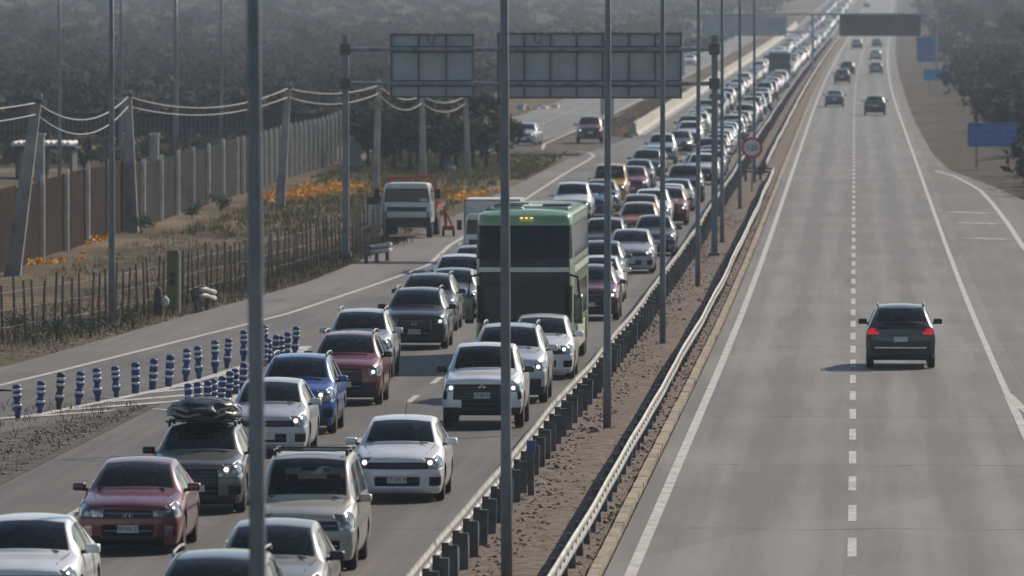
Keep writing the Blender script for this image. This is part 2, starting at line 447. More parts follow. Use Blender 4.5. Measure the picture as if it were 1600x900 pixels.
def make_cage(st, fr, fbulge, rbulge, mside, mtop, mfront, mrear, arches=(), level=2, width=2.0, crease=None):
    """st: stations front to rear, each (y, [(x, z) per level], crown, bow); returns {slot: [island meshes]}"""
    ns, nl, K = len(st), len(st[0][1]), len(fr)-1
    bm = bmesh.new()
    def yo(i, l): return st[i][4][l] if len(st[i]) > 4 else 0      # a front that leans back level by level
    def side(i, l):
        x, z = st[i][1][l]; return Vector((x, st[i][0]+yo(i, l), z))
    def top(i, j):
        x, z = st[i][1][-1]; q = 1-fr[j]**2
        return Vector((x*fr[j], st[i][0]+yo(i, nl-1)-st[i][3]*q, z+st[i][2]*q))
    def front(l, j):
        if l == nl-1: return top(0, j)
        x, z = st[0][1][l]; return Vector((x*fr[j], st[0][0]+yo(0, l)-fbulge[l]*(1-fr[j]**2), z))
    def rear(l, j):
        if l == nl-1: return top(ns-1, j)
        x, z = st[-1][1][l]; return Vector((x*fr[j], st[-1][0]+rbulge[l]*(1-fr[j]**2), z))
    def bot(i, j):
        if i == 0: return front(0, j)
        if i == ns-1: return rear(0, j)
        x, z = st[i][1][0]; return Vector((x*fr[j], st[i][0], z))
    quads = []
    for i in range(ns-1):
        for l in range(nl-1):
            quads.append((side(i, l), side(i+1, l), side(i+1, l+1), side(i, l+1), mside(i, l)))
        for j in range(K):
            quads.append((top(i, j), top(i, j+1), top(i+1, j+1), top(i+1, j), mtop(i, j)))
            quads.append((bot(i, j+1), bot(i, j), bot(i+1, j), bot(i+1, j+1), UNDER))
    for l in range(nl-1):
        for j in range(K):
            quads.append((front(l, j), front(l, j+1), front(l+1, j+1), front(l+1, j), mfront(l, j)))
            quads.append((rear(l, j+1), rear(l, j), rear(l+1, j), rear(l+1, j+1), mrear(l, j)))
    for a, b, c, d, m in quads:
        for s in (1, -1):
            p = [Vector((q.x*s, q.y, q.z)) for q in (a, b, c, d)]
            if s < 0: p.reverse()
            f = bm.faces.new([bm.verts.new(q) for q in p]); f.material_index = m
    bmesh.ops.remove_doubles(bm, verts=bm.verts, dist=1e-4)
    bmesh.ops.recalc_face_normals(bm, faces=bm.faces)
    if crease:
        cl = bm.edges.layers.float.new('crease_edge')
        for e in bm.edges: e[cl] = crease(e)
    me = bpy.data.meshes.new('cage'); bm.to_mesh(me); bm.free()
    for s in SLOT: me.materials.append(MATS[s])
    ob = bpy.data.objects.new('cage', me); COL.objects.link(ob)
    md = ob.modifiers.new('s', 'SUBSURF'); md.levels = level; md.render_levels = level
    cutters = []
    for (ay, ar) in arches:
        cb = MB()
        for sx in (-1, 1): cb.lathe([(ar, -.2), (ar, .2)], 'X', 28, (sx*(width/2-.08), ay, ar*.92))
        cme = cb.mesh('cut', SLOT)
        cme.polygons.foreach_set('material_index', [UNDER]*len(cme.polygons))
        cbm = bmesh.new(); cbm.from_mesh(cme); bmesh.ops.recalc_face_normals(cbm, faces=cbm.faces); cbm.to_mesh(cme); cbm.free()
        co = bpy.data.objects.new('cut', cme); COL.objects.link(co); cutters.append(co)
    for co in cutters:
        bo = ob.modifiers.new('b', 'BOOLEAN'); bo.object = co; bo.operation = 'DIFFERENCE'; bo.solver = 'EXACT'
    dg = bpy.context.evaluated_depsgraph_get(); dg.update()
    ev = bpy.data.meshes.new_from_object(ob.evaluated_get(dg), preserve_all_data_layers=False, depsgraph=dg)
    for o in [ob]+cutters:
        mm = o.data; bpy.data.objects.remove(o); bpy.data.meshes.remove(mm)
    bm = bmesh.new(); bm.from_mesh(ev); bpy.data.meshes.remove(ev)
    # panes get a rubber seal and sit a little deeper, grilles and intakes are recessed
    for slots, th, dep in (((WS, SIDEW, REARW), .022, -.008), ((GRILLE, INTAKE), .008, -.03), ((HEAD, TAIL), .006, -.006), ((BED,), .05, -.38)):
        for sl in slots:
            fs = [f for f in bm.faces if f.material_index == sl]
            if not fs: continue
            r = bmesh.ops.inset_region(bm, faces=fs, thickness=th, depth=dep, use_even_offset=True, use_boundary=True)
            for f in r['faces']: f.material_index = TRIM
    out = {}
    seen = set()
    bm.verts.index_update(); bm.faces.index_update(); bm.faces.ensure_lookup_table()
    isl = {PAINT: [[]]}
    for f in bm.faces:
        if f.material_index not in PART: isl[PAINT][0].append(f); continue
        if f.index in seen: continue
        stack, grp, mi = [f], [], f.material_index; seen.add(f.index)
        while stack:
            x = stack.pop(); grp.append(x)
            for e in x.edges:
                for y in e.link_faces:
                    if y.index not in seen and y.material_index == mi: seen.add(y.index); stack.append(y)
        if len(grp) < 4: isl[PAINT][0] += grp; continue
        isl.setdefault(mi, []).append(grp)
    for mi, groups in isl.items():
        for grp in groups:
            vm, V, F, MI = {}, [], [], []
            for f in grp:
                q = []
                for v in f.verts:
                    if v.index not in vm: vm[v.index] = len(V); V.append(tuple(v.co))
                    q.append(vm[v.index])
                F.append(q); MI.append(f.material_index)
            nm = 'body' if mi == PAINT else PART[mi]
            m2 = bpy.data.meshes.new(nm); m2.from_pydata(V, [], F)
            if mi == PAINT:
                for s in SLOT: m2.materials.append(MATS[s])
                m2.polygons.foreach_set('material_index', MI)
            else: m2.materials.append(MATS[SLOT[mi]])
            m2.polygons.foreach_set('use_smooth', [True]*len(F)); m2.update()
            c = np.array(V); out.setdefault(nm, []).append((m2, c.min(0), c.max(0), c))
    bm.free()
    return out

def lerp(a, b, t): return a+(b-a)*t

def car_stations(P):
    L, W = P['L'], P['W']/2
    fl, sl = P['fl'], P['sl']           # level heights at the nose and along the flank
    yf = P['cowl']; H = P['H']
    rw = P['roofw']*W
    st = []
    B = P['bpil']
    ys = [.13, .40, P['axf'], (P['axf']+yf)/2+.1, yf, (yf+P['roof0'])/2, P['roof0'], B-.05, B+.05, (B+P['roof1'])/2+.06, P['roof1'], P['deck'], max(P['deck']+.12, L-.34), L-.1]
    for i, y in enumerate(ys):
        t = min(1, max(0, (y-.13)/.9))
        w = W*(P.get('nosew', .82) if i == 0 else .985 if i == 1 else .87 if i == 13 else .965 if i == 12 else 1.0)
        if i <= 4: zt = lerp(fl[5], P['cowlz'], ((y-.13)/(yf-.13))**.75); x5 = w*(.8 if i == 0 else .85); z4 = min(zt-.05, lerp(fl[4], P['belt'], (y-.13)/(yf-.13)))
        elif i == 5: zt = lerp(P['cowlz'], H, .56); x5 = lerp(.85*W, rw, .56); z4 = P['belt']
        elif i <= 10: zt = H-(.035 if i in (6,) else .0)-(.05 if i == 10 else 0); x5 = rw*(.985 if i in (6, 10) else 1); z4 = P['belt']+.015
        elif i == 11: zt = P['deckz']; x5 = w*.84; z4 = min(P['belt']+.02, zt-.05)
        elif i == 12: zt = lerp(P['deckz'], P['tailz'], .6); x5 = w*.84; z4 = min(P['belt']+.01, zt-.05)
        else: zt = P['tailz']; x5 = w*.84; z4 = zt-.08
        lv = [lerp(fl[k], sl[k], t) for k in range(4)]
        if i >= 12: lv = [lerp(sl[k], P['rl'][k], 1 if i == 13 else .5) for k in range(4)]
        xs = [.93*w, .985*w, w, .992*w, .955*w, x5]
        if i in (0,): xs = [.97*w, w*1.02, w*1.02, w, .95*w, x5]
        crown = .05 if i <= 4 else (.05 if i <= 10 else .03)
        if i == 0: crown = P.get('nosecrown', .03)
        bow = {0: .12, 1: .1, 2: .06, 3: .1, 4: .22, 5: .16, 6: .1, 10: -.08, 11: -.1, 12: -.06, 13: -.08}.get(i, 0)
        st.append((y-L/2, list(zip(xs, lv+[z4, zt])), crown, bow))
    return st

FR = [0, .27, .52, .74, .9, 1]
def front_style(s):
    T, I, Gr, Hd, Ch = TRIM, INTAKE, GRILLE, HEAD, CHROME
    tab = {
     'slim':  {0: [0, 0, 0, 0, 0], 1: [I, I, 0, I, I], 2: [0, 0, 0, 0, 0], 3: [Gr, Gr, Gr, Hd, Hd], 4: [0, 0, 0, Hd, Hd]},
     'vee':   {0: [T, T, T, 0, 0], 1: [I, I, 0, Ch, 0], 2: [0, 0, 0, 0, 0], 3: [Gr, Gr, Hd, Hd, Hd], 4: [0, 0, 0, 0, Hd]},
     'tall':  {0: [T, T, T, T, T], 1: [I, I, T, T, 0], 2: [Gr, Gr, 0, 0, 0], 3: [Gr, Gr, 0, Hd, Hd], 4: [0, 0, 0, 0, 0]},
     'broad': {0: [T, T, T, T, T], 1: [I, I, 0, 0, 0], 2: [Gr, Gr, Gr, 0, I], 3: [Gr, Gr, Gr, Hd, Hd], 4: [0, 0, 0, 0, 0]},
     'bow':   {0: [T, T, T, T, 0], 1: [I, I, 0, I, I], 2: [Gr, Gr, 0, 0, 0], 3: [Gr, Gr, Hd, Hd, Hd], 4: [0, 0, 0, Hd, Hd]},
     'vanny': {0: [T, T, T, 0, 0], 1: [I, I, I, 0, 0], 2: [0, 0, 0, 0, 0], 3: [Gr, Gr, Gr, Hd, Hd], 4: [0, 0, 0, Hd, Hd]},
    }[s]
    return lambda l, j: tab[l][j]

TYPES = {}
def car_type(key, **P):
    P.setdefault('nosew', .91)
    st = car_stations(P)
    stl = P['style']
    wrap = 4 if stl in ('slim', 'vee', 'bow', 'vanny') else 3
    def mside(i, l):
        if l == 0: return TRIM if P.get('clad') else PAINT
        if i == 0 and (l == 3 or (l == 4 and wrap == 4)): return HEAD
        if l == 4 and 5 <= i <= 6: return SIDEW
        if l == 4 and i == 7: return TRIM
        if l == 4 and i == 8: return SIDEW
        if l == 4 and i == 9: return SIDEW
        if i == 12 and l in ((3, 4) if not P.get('sedan') else (3,)): return TAIL
        return PAINT
    def mtop(i, j):
        if i in (4, 5) and j <= 3: return WS
        if i == 10 and j <= 3: return REARW
        if P.get('bed') and i == 11 and j <= 3: return BED
        if P.get('darkroof') and 6 <= i <= 9 and j <= 3: return TRIM
        return PAINT
    def mrear(l, j):
        if l == 0: return TRIM
        if l == 1 and P.get('clad'): return TRIM
        if l == 3 and j >= 3: return TAIL
        if l == 4 and j >= 4: return TAIL
        return PAINT
    L = P['L']
    parts = make_cage(st, FR, P.get('fb', [.14, .17, .17, .16, .15]), [.1, .13, .13, .1, .09], mside, mtop, front_style(stl), mrear,
                      arches=[(P['axf']-L/2, P['wr']+.055), (P['axr']-L/2, P['wr']+.055)], level=2, width=P['W'])
    TYPES[key] = (P, parts)

common = dict(fl=[.13, .30, .47, .61, .74, .80], sl=[.17, .40, .58, .74], rl=[.3, .46, .62, .76])
car_type('sedan', **common, L=4.55, W=1.78, H=1.44, belt=.93, cowl=1.28, cowlz=.97, roof0=2.0, roof1=3.3, bpil=2.62, deck=3.98, deckz=1.04, tailz=.98, roofw=.66, axf=.88, axr=3.58, wr=.315, style='vee', sedan=True)
car_type('sedan_slim', **common, L=4.45, W=1.72, H=1.47, belt=.94, cowl=1.2, cowlz=.99, roof0=1.92, roof1=3.25, bpil=2.55, deck=3.9, deckz=1.05, tailz=1.0, roofw=.68, axf=.86, axr=3.5, wr=.305, style='slim', sedan=True)
car_type('hatch', **common, L=4.05, W=1.72, H=1.46, belt=.96, cowl=1.05, cowlz=1.0, roof0=1.78, roof1=3.55, bpil=2.4, deck=3.93, deckz=1.06, tailz=.98, roofw=.69, axf=.82, axr=3.4, wr=.31, style='slim', nosew=.92)
suvl = dict(fl=[.17, .37, .54, .71, .88, .95], sl=[.22, .47, .68, .86], rl=[.36, .55, .74, .92], clad=True)
car_type('suv', **suvl, L=4.45, W=1.85, H=1.62, belt=1.06, cowl=1.15, cowlz=1.12, roof0=1.85, roof1=3.95, bpil=2.55, deck=4.33, deckz=1.15, tailz=1.06, roofw=.7, axf=.88, axr=3.55, wr=.355, style='tall', nosew=.93)
car_type('suv_bow', **suvl, L=4.25, W=1.78, H=1.63, belt=1.06, cowl=1.05, cowlz=1.12, roof0=1.75, roof1=3.75, bpil=2.45, deck=4.13, deckz=1.15, tailz=1.06, roofw=.7, axf=.86, axr=3.42, wr=.345, style='bow', nosew=.92)
picl = dict(fl=[.28, .48, .64, .82, .99, 1.08], sl=[.33, .58, .8, .98], rl=[.45, .62, .8, .98], clad=False)
car_type('pickup', **picl, L=5.25, W=1.82, H=1.78, belt=1.16, cowl=1.3, cowlz=1.22, roof0=1.95, roof1=3.25, bpil=2.58, deck=3.5, deckz=1.2, tailz=1.18, roofw=.72, axf=.95, axr=3.95, wr=.375, style='broad', nosew=.95, bed=True, fb=[.16, .18, .17, .15, .13])
car_type('van', **dict(fl=[.16, .35, .53, .7, .86, .96], sl=[.2, .45, .66, .84], rl=[.34, .52, .7, .9]), L=4.7, W=1.74, H=1.88, belt=1.08, cowl=1.0, cowlz=1.16, roof0=1.62, roof1=4.3, bpil=2.35, deck=4.56, deckz=1.2, tailz=1.05, roofw=.78, axf=.76, axr=3.6, wr=.325, style='vanny', nosew=.93)

# shared small parts
def wheel_meshes(r, w=.2):
    t = MB().lathe([(r*.62, -w/2), (r*.9, -w/2), (r, -w*.36), (r, w*.36), (r*.9, w/2), (r*.62, w/2)], 'X', 22).mesh('wheel', 'rubber', True)
    k = MB(); k.lathe([(r*.64, -w*.42), (r*.64, w*.40), (r*.58, w*.40), (r*.55, w*.2), (.07, w*.28), (.06, w*.44)], 'X', 20)
    for a in range(5):
        an = a*2*math.pi/5
        k.box((w*.36, math.cos(an)*r*.34, math.sin(an)*r*.34), (.03, .07, r*.56), rx=an+math.pi/2 if False else an-math.pi/2)
    return t, k.mesh('rim', 'rim_alloy')
WHEEL = {}
def get_wheel(r):
    k = round(r, 3)
    if k not in WHEEL: WHEEL[k] = wheel_meshes(r)
    return WHEEL[k]
def soft_box(name, size, mats, bev=.3):
    bm = bmesh.new(); bmesh.ops.create_cube(bm, size=1)
    for v in bm.verts:
        v.co.x *= size[0]; v.co.y *= size[1]; v.co.z *= size[2]
        if v.co.y < 0: v.co.x *= .8; v.co.z *= .78
    bmesh.ops.bevel(bm, geom=list(bm.edges), offset=min(size)*bev, segments=3, profile=.6, affect='EDGES')
    me = bpy.data.meshes.new(name); bm.to_mesh(me); bm.free()
    for s in (mats if isinstance(mats, list) else [mats]): me.materials.append(MATS[s])
    me.polygons.foreach_set('use_smooth', [True]*len(me.polygons))
    return me
MIRROR_P = soft_box('side_mirror', (.24, .13, .15), 'car_paint')
MIRROR_B = soft_box('side_mirror', (.24, .13, .15), 'black_plastic')
MIRROR_T = soft_box('side_mirror', (.22, .12, .36), 'black_plastic')
MIRROR_STALK = MB().box((0, 0, 0), (.14, .05, .05)).mesh('mirror_arm', 'black_plastic')
BULB = MB().lathe([(.015, -.02), (.04, -.008), (.046, 0), (.036, .015)], 'Y', 12).mesh('lamp_bulb', 'headlamp_lit', True)
BULB_C = MB().lathe([(.015, -.02), (.04, -.008), (.046, 0), (.036, .015)], 'Y', 12).mesh('lamp_bulb', 'headlamp_cool', True)
PLATE = MB().box((0, 0, 0), (.36, .015, .13)).mesh('licence_plate', 'plate_white')
def text_mesh(body, size, mat, extrude=.001):
    cu = bpy.data.curves.new('t', 'FONT'); cu.body = body; cu.size = size; cu.align_x = 'CENTER'; cu.align_y = 'CENTER'; cu.extrude = extrude; cu.resolution_u = 2
    o = bpy.data.objects.new('t', cu); COL.objects.link(o)
    dg = bpy.context.evaluated_depsgraph_get(); dg.update()
    me = bpy.data.meshes.new_from_object(o.evaluated_get(dg)); bpy.data.objects.remove(o); bpy.data.curves.remove(cu)
    me.materials.clear(); me.materials.append(MATS[mat]); me.name = 'lettering'
    return me
def interior(P):
    L = P['L']; b = MB(); z0 = P['belt']
    yb = P['bpil']-L/2-.12
    for s in (-1, 1):
        x = s*.36
        b.box((x, yb-.3, z0-.42), (.5, .52, .2)); b.box((x, yb+.02, z0-.1), (.48, .16, .64), taper=.86, rx=-.2)
        b.tube([(x, yb+.1, z0+.2), (x, yb+.12, z0+.28)], .02, 6); b.box((x, yb+.13, z0+.36), (.26, .1, .19), taper=.85)
    yr = min(yb+1.0, P['roof1']-L/2-.1)
    b.box((0, yr, z0-.08), (1.25, .16, .58), taper=.95); b.box((-.4, yr+.03, z0+.27), (.24, .09, .15)); b.box((.4, yr+.03, z0+.27), (.24, .09, .15))
    yd = P['cowl']-L/2+.32
    b.box((0, yd, z0-.12), (1.36, .4, .2), taper=.92)
    b.tube([(-.36+.17*math.cos(a), yd+.33-.1*math.sin(a), z0-.02+.15*math.sin(a)) for a in np.linspace(0, 2*math.pi, 13)], .016, 6)
    return b.mesh('seats', 'seat_cloth')
INTER = {}
RAIL = {}
def rails_mesh(P):
    L = P['L']; x = P['roofw']*P['W']/2*.93
    y0, y1 = P['roof0']-L/2+.22, P['roof1']-L/2-.15
    return [MB().tube([(s*x, y0-.1, P['H']+.01), (s*x, y0+.05, P['H']+.065), (s*x, (y0+y1)/2, P['H']+.085), (s*x, y1-.05, P['H']+.065), (s*x, y1+.1, P['H']+.01)], .022, 6).mesh('roof_rail', 'rail_zinc', True) for s in (-1, 1)]
WIPER = {}
def wiper_mesh(P, s):
    L = P['L']; w = P['W']/2
    y = P['cowl']-L/2
    return MB().tube([(s*.1+.3, y-.12, P['cowlz']+.05), (s*.1-.02, y-.03, P['cowlz']+.085), (s*.1-.3, y-.05, P['cowlz']+.06)], .012, 5).mesh('wiper', 'black_plastic')
INT_CACHE = {}

CARS = []
def place_car(kind, name, label, cat, X, d, color, detail=3, away=False, scale=(1, 1, 1), group=None, lit=None, rails=False, mirror='paint', plate=None, brake=False, rz=0, emblem=None, skip=()):
    """a vehicle with its front axle (rear axle when driving away) at X, d. detail 3 near .. 1 far"""
    P, parts = TYPES[kind]
    L = P['L']
    off = (L/2-P['axf'])*scale[1] if not away else (P['axr']-L/2)*scale[1]
    yy = d+off
    slope = (g(yy+2)-g(yy-2))/4
    r = thing(name, label, cat, (X, yy, g(yy)+.006), (math.pi if away else 0)+rz, group)
    r.rotation_euler = (math.atan(slope)*(-1 if away else 1), 0, (math.pi if away else 0)+rz); r.scale = scale
    col = (*color, 1)
    def add(nm, me, loc=None, par=None):
        o = put(nm, me, par or r, loc); o.color = col; return o
    keep = {3: None, 2: None, 1: ('body', 'windshield', 'headlight', 'tail_light', 'rear_window', 'side_window')}[detail]
    heads = []
    for nm, lst in parts.items():
        if keep and nm not in keep: continue
        for me, lo, hi, cc in lst:
            if nm == 'tail_light' and brake:
                key = me.name+'_lit'
                m2 = INT_CACHE.get(key)
                if m2 is None:
                    m2 = me.copy(); m2.materials.clear(); m2.materials.append(MATS['brake_lit']); INT_CACHE[key] = m2
                me = m2
            o = add(nm, me)
            if nm == 'headlight': heads.append((o, lo, hi, cc))
    if lit:
        for o, lo, hi, cc in heads:
            s = 1 if (lo[0]+hi[0]) > 0 else -1
            xx = lerp(abs(lo[0]) if s > 0 else abs(hi[0]), abs(hi[0]) if s > 0 else abs(lo[0]), .36)
            zz = lerp(lo[2], hi[2], .46)
            q = cc[np.argmin((cc[:, 0]-s*xx)**2+(cc[:, 2]-zz)**2)]
            put('lamp_bulb', BULB if lit == 'warm' else BULB_C, o, (float(q[0]), float(q[1])-.012, float(q[2])))
    tyre, rim = get_wheel(P['wr'])
    for s in (-1, 1):
        for ay in (P['axf'], P['axr']):
            w = add('wheel', tyre, (s*(P['W']/2-.125), ay-L/2, P['wr']))
            if s < 0: w.rotation_euler = (0, 0, math.pi)
            if detail >= 2: put('rim', rim, w)
    if detail >= 2:
        for s in (-1, 1):
            mz = P['belt']+.12; my = P['cowl']-L/2+.42
            mm = {'paint': MIRROR_P, 'black': MIRROR_B}[mirror]
            o = add('side_mirror', mm, (s*(P['W']/2+.07), my, mz-.02)); o.scale = (1, 1, 1)
            a = put('mirror_arm', MIRROR_STALK, o, (-s*.13, .03, -.05))
        if kind not in INT_CACHE: INT_CACHE[kind] = interior(P)
        add('seats', INT_CACHE[kind])
        if rails:
            if kind not in RAIL: RAIL[kind] = rails_mesh(P)
            for me in RAIL[kind]: add('roof_rail', me)
    if detail >= 3:
        kg = (kind, 'gap')
        if kg not in INT_CACHE:                                          # bonnet shut lines
            cc = parts['body'][0][3]; gaps = []
            for s in (-1, 1):
                pts = []
                for yq in np.linspace(.34, P['cowl']-.02, 9):
                    x = s*P['W']/2*lerp(.62, .76, (yq-.34)/(P['cowl']-.36))
                    c2 = cc[(np.abs(cc[:, 0]-x) < .09) & (np.abs(cc[:, 1]-(yq-L/2)) < .12)]
                    if len(c2) == 0: continue
                    q = c2[np.argsort((c2[:, 0]-x)**2+(c2[:, 1]-(yq-L/2))**2)[:4]]
                    pts.append((x, yq-L/2, float(q[:, 2].max())+.001))
                if len(pts) > 2: gaps.append(MB().tube(pts, .006, 4).mesh('panel_gap', 'underbody'))
            INT_CACHE[kg] = gaps
        for me in INT_CACHE[kg]: add('panel_gap', me)
        ks_ = (kind, 'mirror')
        if ks_ not in INT_CACHE:
            INT_CACHE[ks_] = (MB().box((0, P['roof0']-L/2-.1, P['H']-.2), (.24, .05, .075)).mesh('rear_view_mirror', 'black_plastic'), MB().box((.3, lerp(P['cowl'], P['roof0'], .72)-L/2-.06, lerp(P['cowlz'], P['H'], .7)), (.12, .01, .06)).mesh('windshield_sticker', 'plate_white'))
        add('rear_view_mirror', INT_CACHE[ks_][0]); add('windshield_sticker', INT_CACHE[ks_][1])
        if kind not in WIPER: WIPER[kind] = [wiper_mesh(P, -3.2), wiper_mesh(P, 2.2)]
        for me in WIPER[kind]: add('wiper', me)
    if detail >= 3 and not away:
        for me, lo, hi, cc in parts.get('grille', [])+parts.get('air_intake', []):
            if hi[0]-lo[0] < .5: continue
            kb = (me.name, 'bars')
            if kb not in INT_CACHE:
                bars = []
                nb = max(1, int(round((hi[2]-lo[2])/.065))-1)
                for q in range(nb):
                    z = lerp(lo[2], hi[2], (q+1)/(nb+1))
                    near = cc[np.abs(cc[:, 2]-z) < .05]
                    xs_ = np.linspace(near[:, 0].min()*.96, near[:, 0].max()*.96, 9)
                    pts = []
                    for x in xs_:
                        c2 = near[np.argsort(np.abs(near[:, 0]-x))[:3]]
                        pts.append((x, float(c2[:, 1].mean())-.006, z))
                    bars.append(MB().tube(pts, .011, 5).mesh('grille_bar', 'chrome' if q == nb-1 and P['style'] in ('vee', 'tall', 'vanny') else 'sign_frame'))
                INT_CACHE[kb] = bars
            for bmh in INT_CACHE[kb]: add('grille_bar', bmh)
    if detail >= 2:
        zp = {'sedan': .42, 'sedan_slim': .41, 'hatch': .42, 'suv': .5, 'suv_bow': .5, 'pickup': .74, 'van': .47}[kind]
        body = parts['body'][0]
        if away:
            pl = add('licence_plate', PLATE, (0, L/2+.045, zp+.28))
        else:
            pl = add('licence_plate', PLATE, (0, -L/2-.035, zp))
        if plate:
            t = put('lettering', text_mesh(plate, .095, 'plate_black'), pl, (0, -.009, 0)); t.rotation_euler = (math.pi/2, 0, 0)
    if emblem == 'diamonds':
        b = MB()
        for an in (math.pi/2, math.pi/2+2*math.pi/3, math.pi/2+4*math.pi/3):
            u = Vector((math.cos(an), 0, math.sin(an))); v = Vector((-u.z, 0, u.x))
            p = [Vector((0, 0, 0)), u*.05+v*.03, u*.1, u*.05-v*.03]
            b.quad(*[q+Vector((0, -.012, 0)) for q in p]); b.quad(*[q for q in reversed(p)])
            for i in range(4): b.quad(p[i], p[(i+1) % 4], p[(i+1) % 4]+Vector((0, -.012, 0)), p[i]+Vector((0, -.012, 0)))
        e = b.build('emblem', 'chrome', r); e.location = (0, -L/2-.005, zp+.21)
    if emblem == 'oval':
        b = MB(); b.tube([(.085*math.cos(a), 0, .048*math.sin(a)) for a in np.linspace(0, 2*math.pi, 21)], .008, 6)
        b.tube([(-.045, 0, -.032), (-.03, 0, .034)], .009, 6); b.tube([(.03, 0, -.034), (.045, 0, .032)], .009, 6); b.tube([(-.036, 0, -.006), (.036, 0, .008)], .008, 6)
        e = b.build('emblem', 'chrome', r); e.location = (0, -L/2-.02, zp+.22)
        e.location.y += .02
    CARS.append((X, d, P, r))
    return r

# ------------------------------------------------------------------ ground, roads, markings
def interp(tab, d):
    a = np.array(tab, float); return np.interp(d, a[:, 0], a[:, 1])
def strip(name, mat, ys, xl, xr, dz, nx=2, crown=0):
    ys = np.asarray(ys, float); xl = np.broadcast_to(np.asarray(xl, float), ys.shape); xr = np.broadcast_to(np.asarray(xr, float), ys.shape)
    t = np.linspace(0, 1, nx)
    X = xl[:, None]*(1-t)+xr[:, None]*t
    Y = np.repeat(ys[:, None], nx, 1)
    Z = np.repeat(np.asarray(g(ys))[:, None], nx, 1)+dz
    V = np.stack([X, Y, Z], -1).reshape(-1, 3)
    i, j = np.meshgrid(np.arange(len(ys)-1), np.arange(nx-1), indexing='ij'); k = (i*nx+j).ravel()
    F = np.stack([k, k+1, k+nx+1, k+nx], 1)
    return put(name, np_mesh(name, V, F, mat, smooth=True))
def structure(o): o['kind'] = 'structure'; return o
DS = np.concatenate([np.arange(40, 420, 6), np.arange(420, 1000, 15), np.arange(1000, 3100, 40)])

# terrain sheet, out to the far hills
ty = np.concatenate([np.arange(-60, 420, 8), np.arange(420, 1000, 16), np.arange(1000, 3000, 50), np.arange(3000, 7600, 150)]).astype(float)
tx = np.concatenate([np.arange(-2600, -400, 110), np.arange(-400, -80, 20), np.arange(-80, -28, 4), np.arange(-28, 28, 2.0), np.arange(28, 80, 4), np.arange(80, 400, 20), np.arange(400, 2601, 110)]).astype(float)
XX, YY = np.meshgrid(tx, ty)
CX = XX-curve(YY)
ZZ = np.asarray(g(YY))
road_l = np.interp(YY, [0, 150, 200, 223, 262, 300, 340, 440, 560, 600, 3000], [-60, -33, -27, -23.4, -22, -20.4, -19.8, -19.2, -32, -28, -28])
road_r = np.interp(YY, [0, 340, 380, 418, 445, 466, 494, 540, 800, 3000], [18, 14, 12, 10.2, 9.2, 8.2, 7, 6.2, 6.2, 6.2])
out_l = np.clip((road_l-CX)/3, 0, 1); out_r = np.clip((CX-road_r)/4, 0, 1)
outside = np.maximum(out_l, out_r)
rgh = np.random.default_rng(3).normal(0, 1, ZZ.shape)
ZZ = ZZ-.12+outside*(.07+.05*rgh)
ZZ += np.clip((CX-road_r-1)/14, 0, 1)*1.0*np.clip((YY-380)/200, 0, 1)          # low bank on the right
ZZ += np.clip((-CX-60)/500, 0, 1)*np.clip((YY-700)/1500, 0, 1)*14              # scrubland rises to the left
ZZ += np.clip((YY-3200)/2500, 0, 1)**1.5*34*(1+.4*np.sin(XX/310)+.3*np.sin(XX/140+1))
n0, n1 = ZZ.shape
i, j = np.meshgrid(np.arange(n0-1), np.arange(n1-1), indexing='ij'); k = (i*n1+j).ravel()
structure(put('terrain', np_mesh('terrain', np.stack([XX, YY, ZZ], -1).reshape(-1, 3), np.stack([k, k+1, k+n1+1, k+n1], 1), 'earth', smooth=True)))
def ground_z(x, y):
    """height of the terrain sheet (bilinear)"""
    x = np.asarray(x, float); y = np.asarray(y, float)
    i = np.clip(np.searchsorted(ty, y)-1, 0, n0-2); j = np.clip(np.searchsorted(tx, x)-1, 0, n1-2)
    u = (y-ty[i])/(ty[i+1]-ty[i]); v = (x-tx[j])/(tx[j+1]-tx[j])
    return (ZZ[i, j]*(1-u)*(1-v)+ZZ[i+1, j]*u*(1-v)+ZZ[i, j+1]*(1-u)*v+ZZ[i+1, j+1]*u*v)

cDS = curve(DS)
main_left = np.interp(DS, [0, 200, 206, 212, 223, 262, 300, 340, 380, 440, 520, 545, 600, 3000], [-16.4, -16.4, -18.5, -24, -22.4, -21, -19.2, -18.7, -18.4, -18.1, -17.6, -17.0, -15.6, -15.5])
structure(strip('road', 'asphalt_jam', DS, main_left+cDS, -6.38+cDS, 0.0, 4))
sh = np.array([d for d in DS if 216 <= d <= 530])
shl = np.interp(sh, [216, 223, 262, 300, 340, 380, 440, 530], [-23.3, -22.4, -21, -19.2, -18.7, -18.4, -18.1, -17.5])
structure(strip('shoulder', 'asphalt_slip', sh, shl, np.interp(sh, [216, 223, 262, 300, 340, 420, 530], [-20.9, -20.4, -18.4, -16.9, -16.45, -16.35, -16.3]), .003, 3))
near = np.arange(40, 214, 6.0)
structure(strip('slip_road', 'asphalt_jam', near, np.interp(near, [40, 150, 184, 212], [-52, -33, -27.5, -23.6]), np.interp(near, [40, 110, 165, 184, 200, 213], [-40, -29, -20.9, -18.4, -16.6, -15.2]), -.006, 3))
structure(strip('road', 'asphalt_free', DS, -3.95+cDS, 4.2+cDS, 0.0, 4))
slip_r = np.interp(DS, [40, 300, 340, 380, 418, 445, 466, 480, 494, 540, 667, 900, 3000], [16, 13.5, 12, 10, 8.5, 7.6, 6.7, 6.0, 5.45, 4.95, 4.75, 4.95, 5.0])
structure(strip('slip_road', 'asphalt_slip', DS, 4.1+cDS, slip_r+cDS, -.004, 3))
fy = np.concatenate([np.arange(520, 900, 8.0), np.arange(900, 1700, 30.0)])
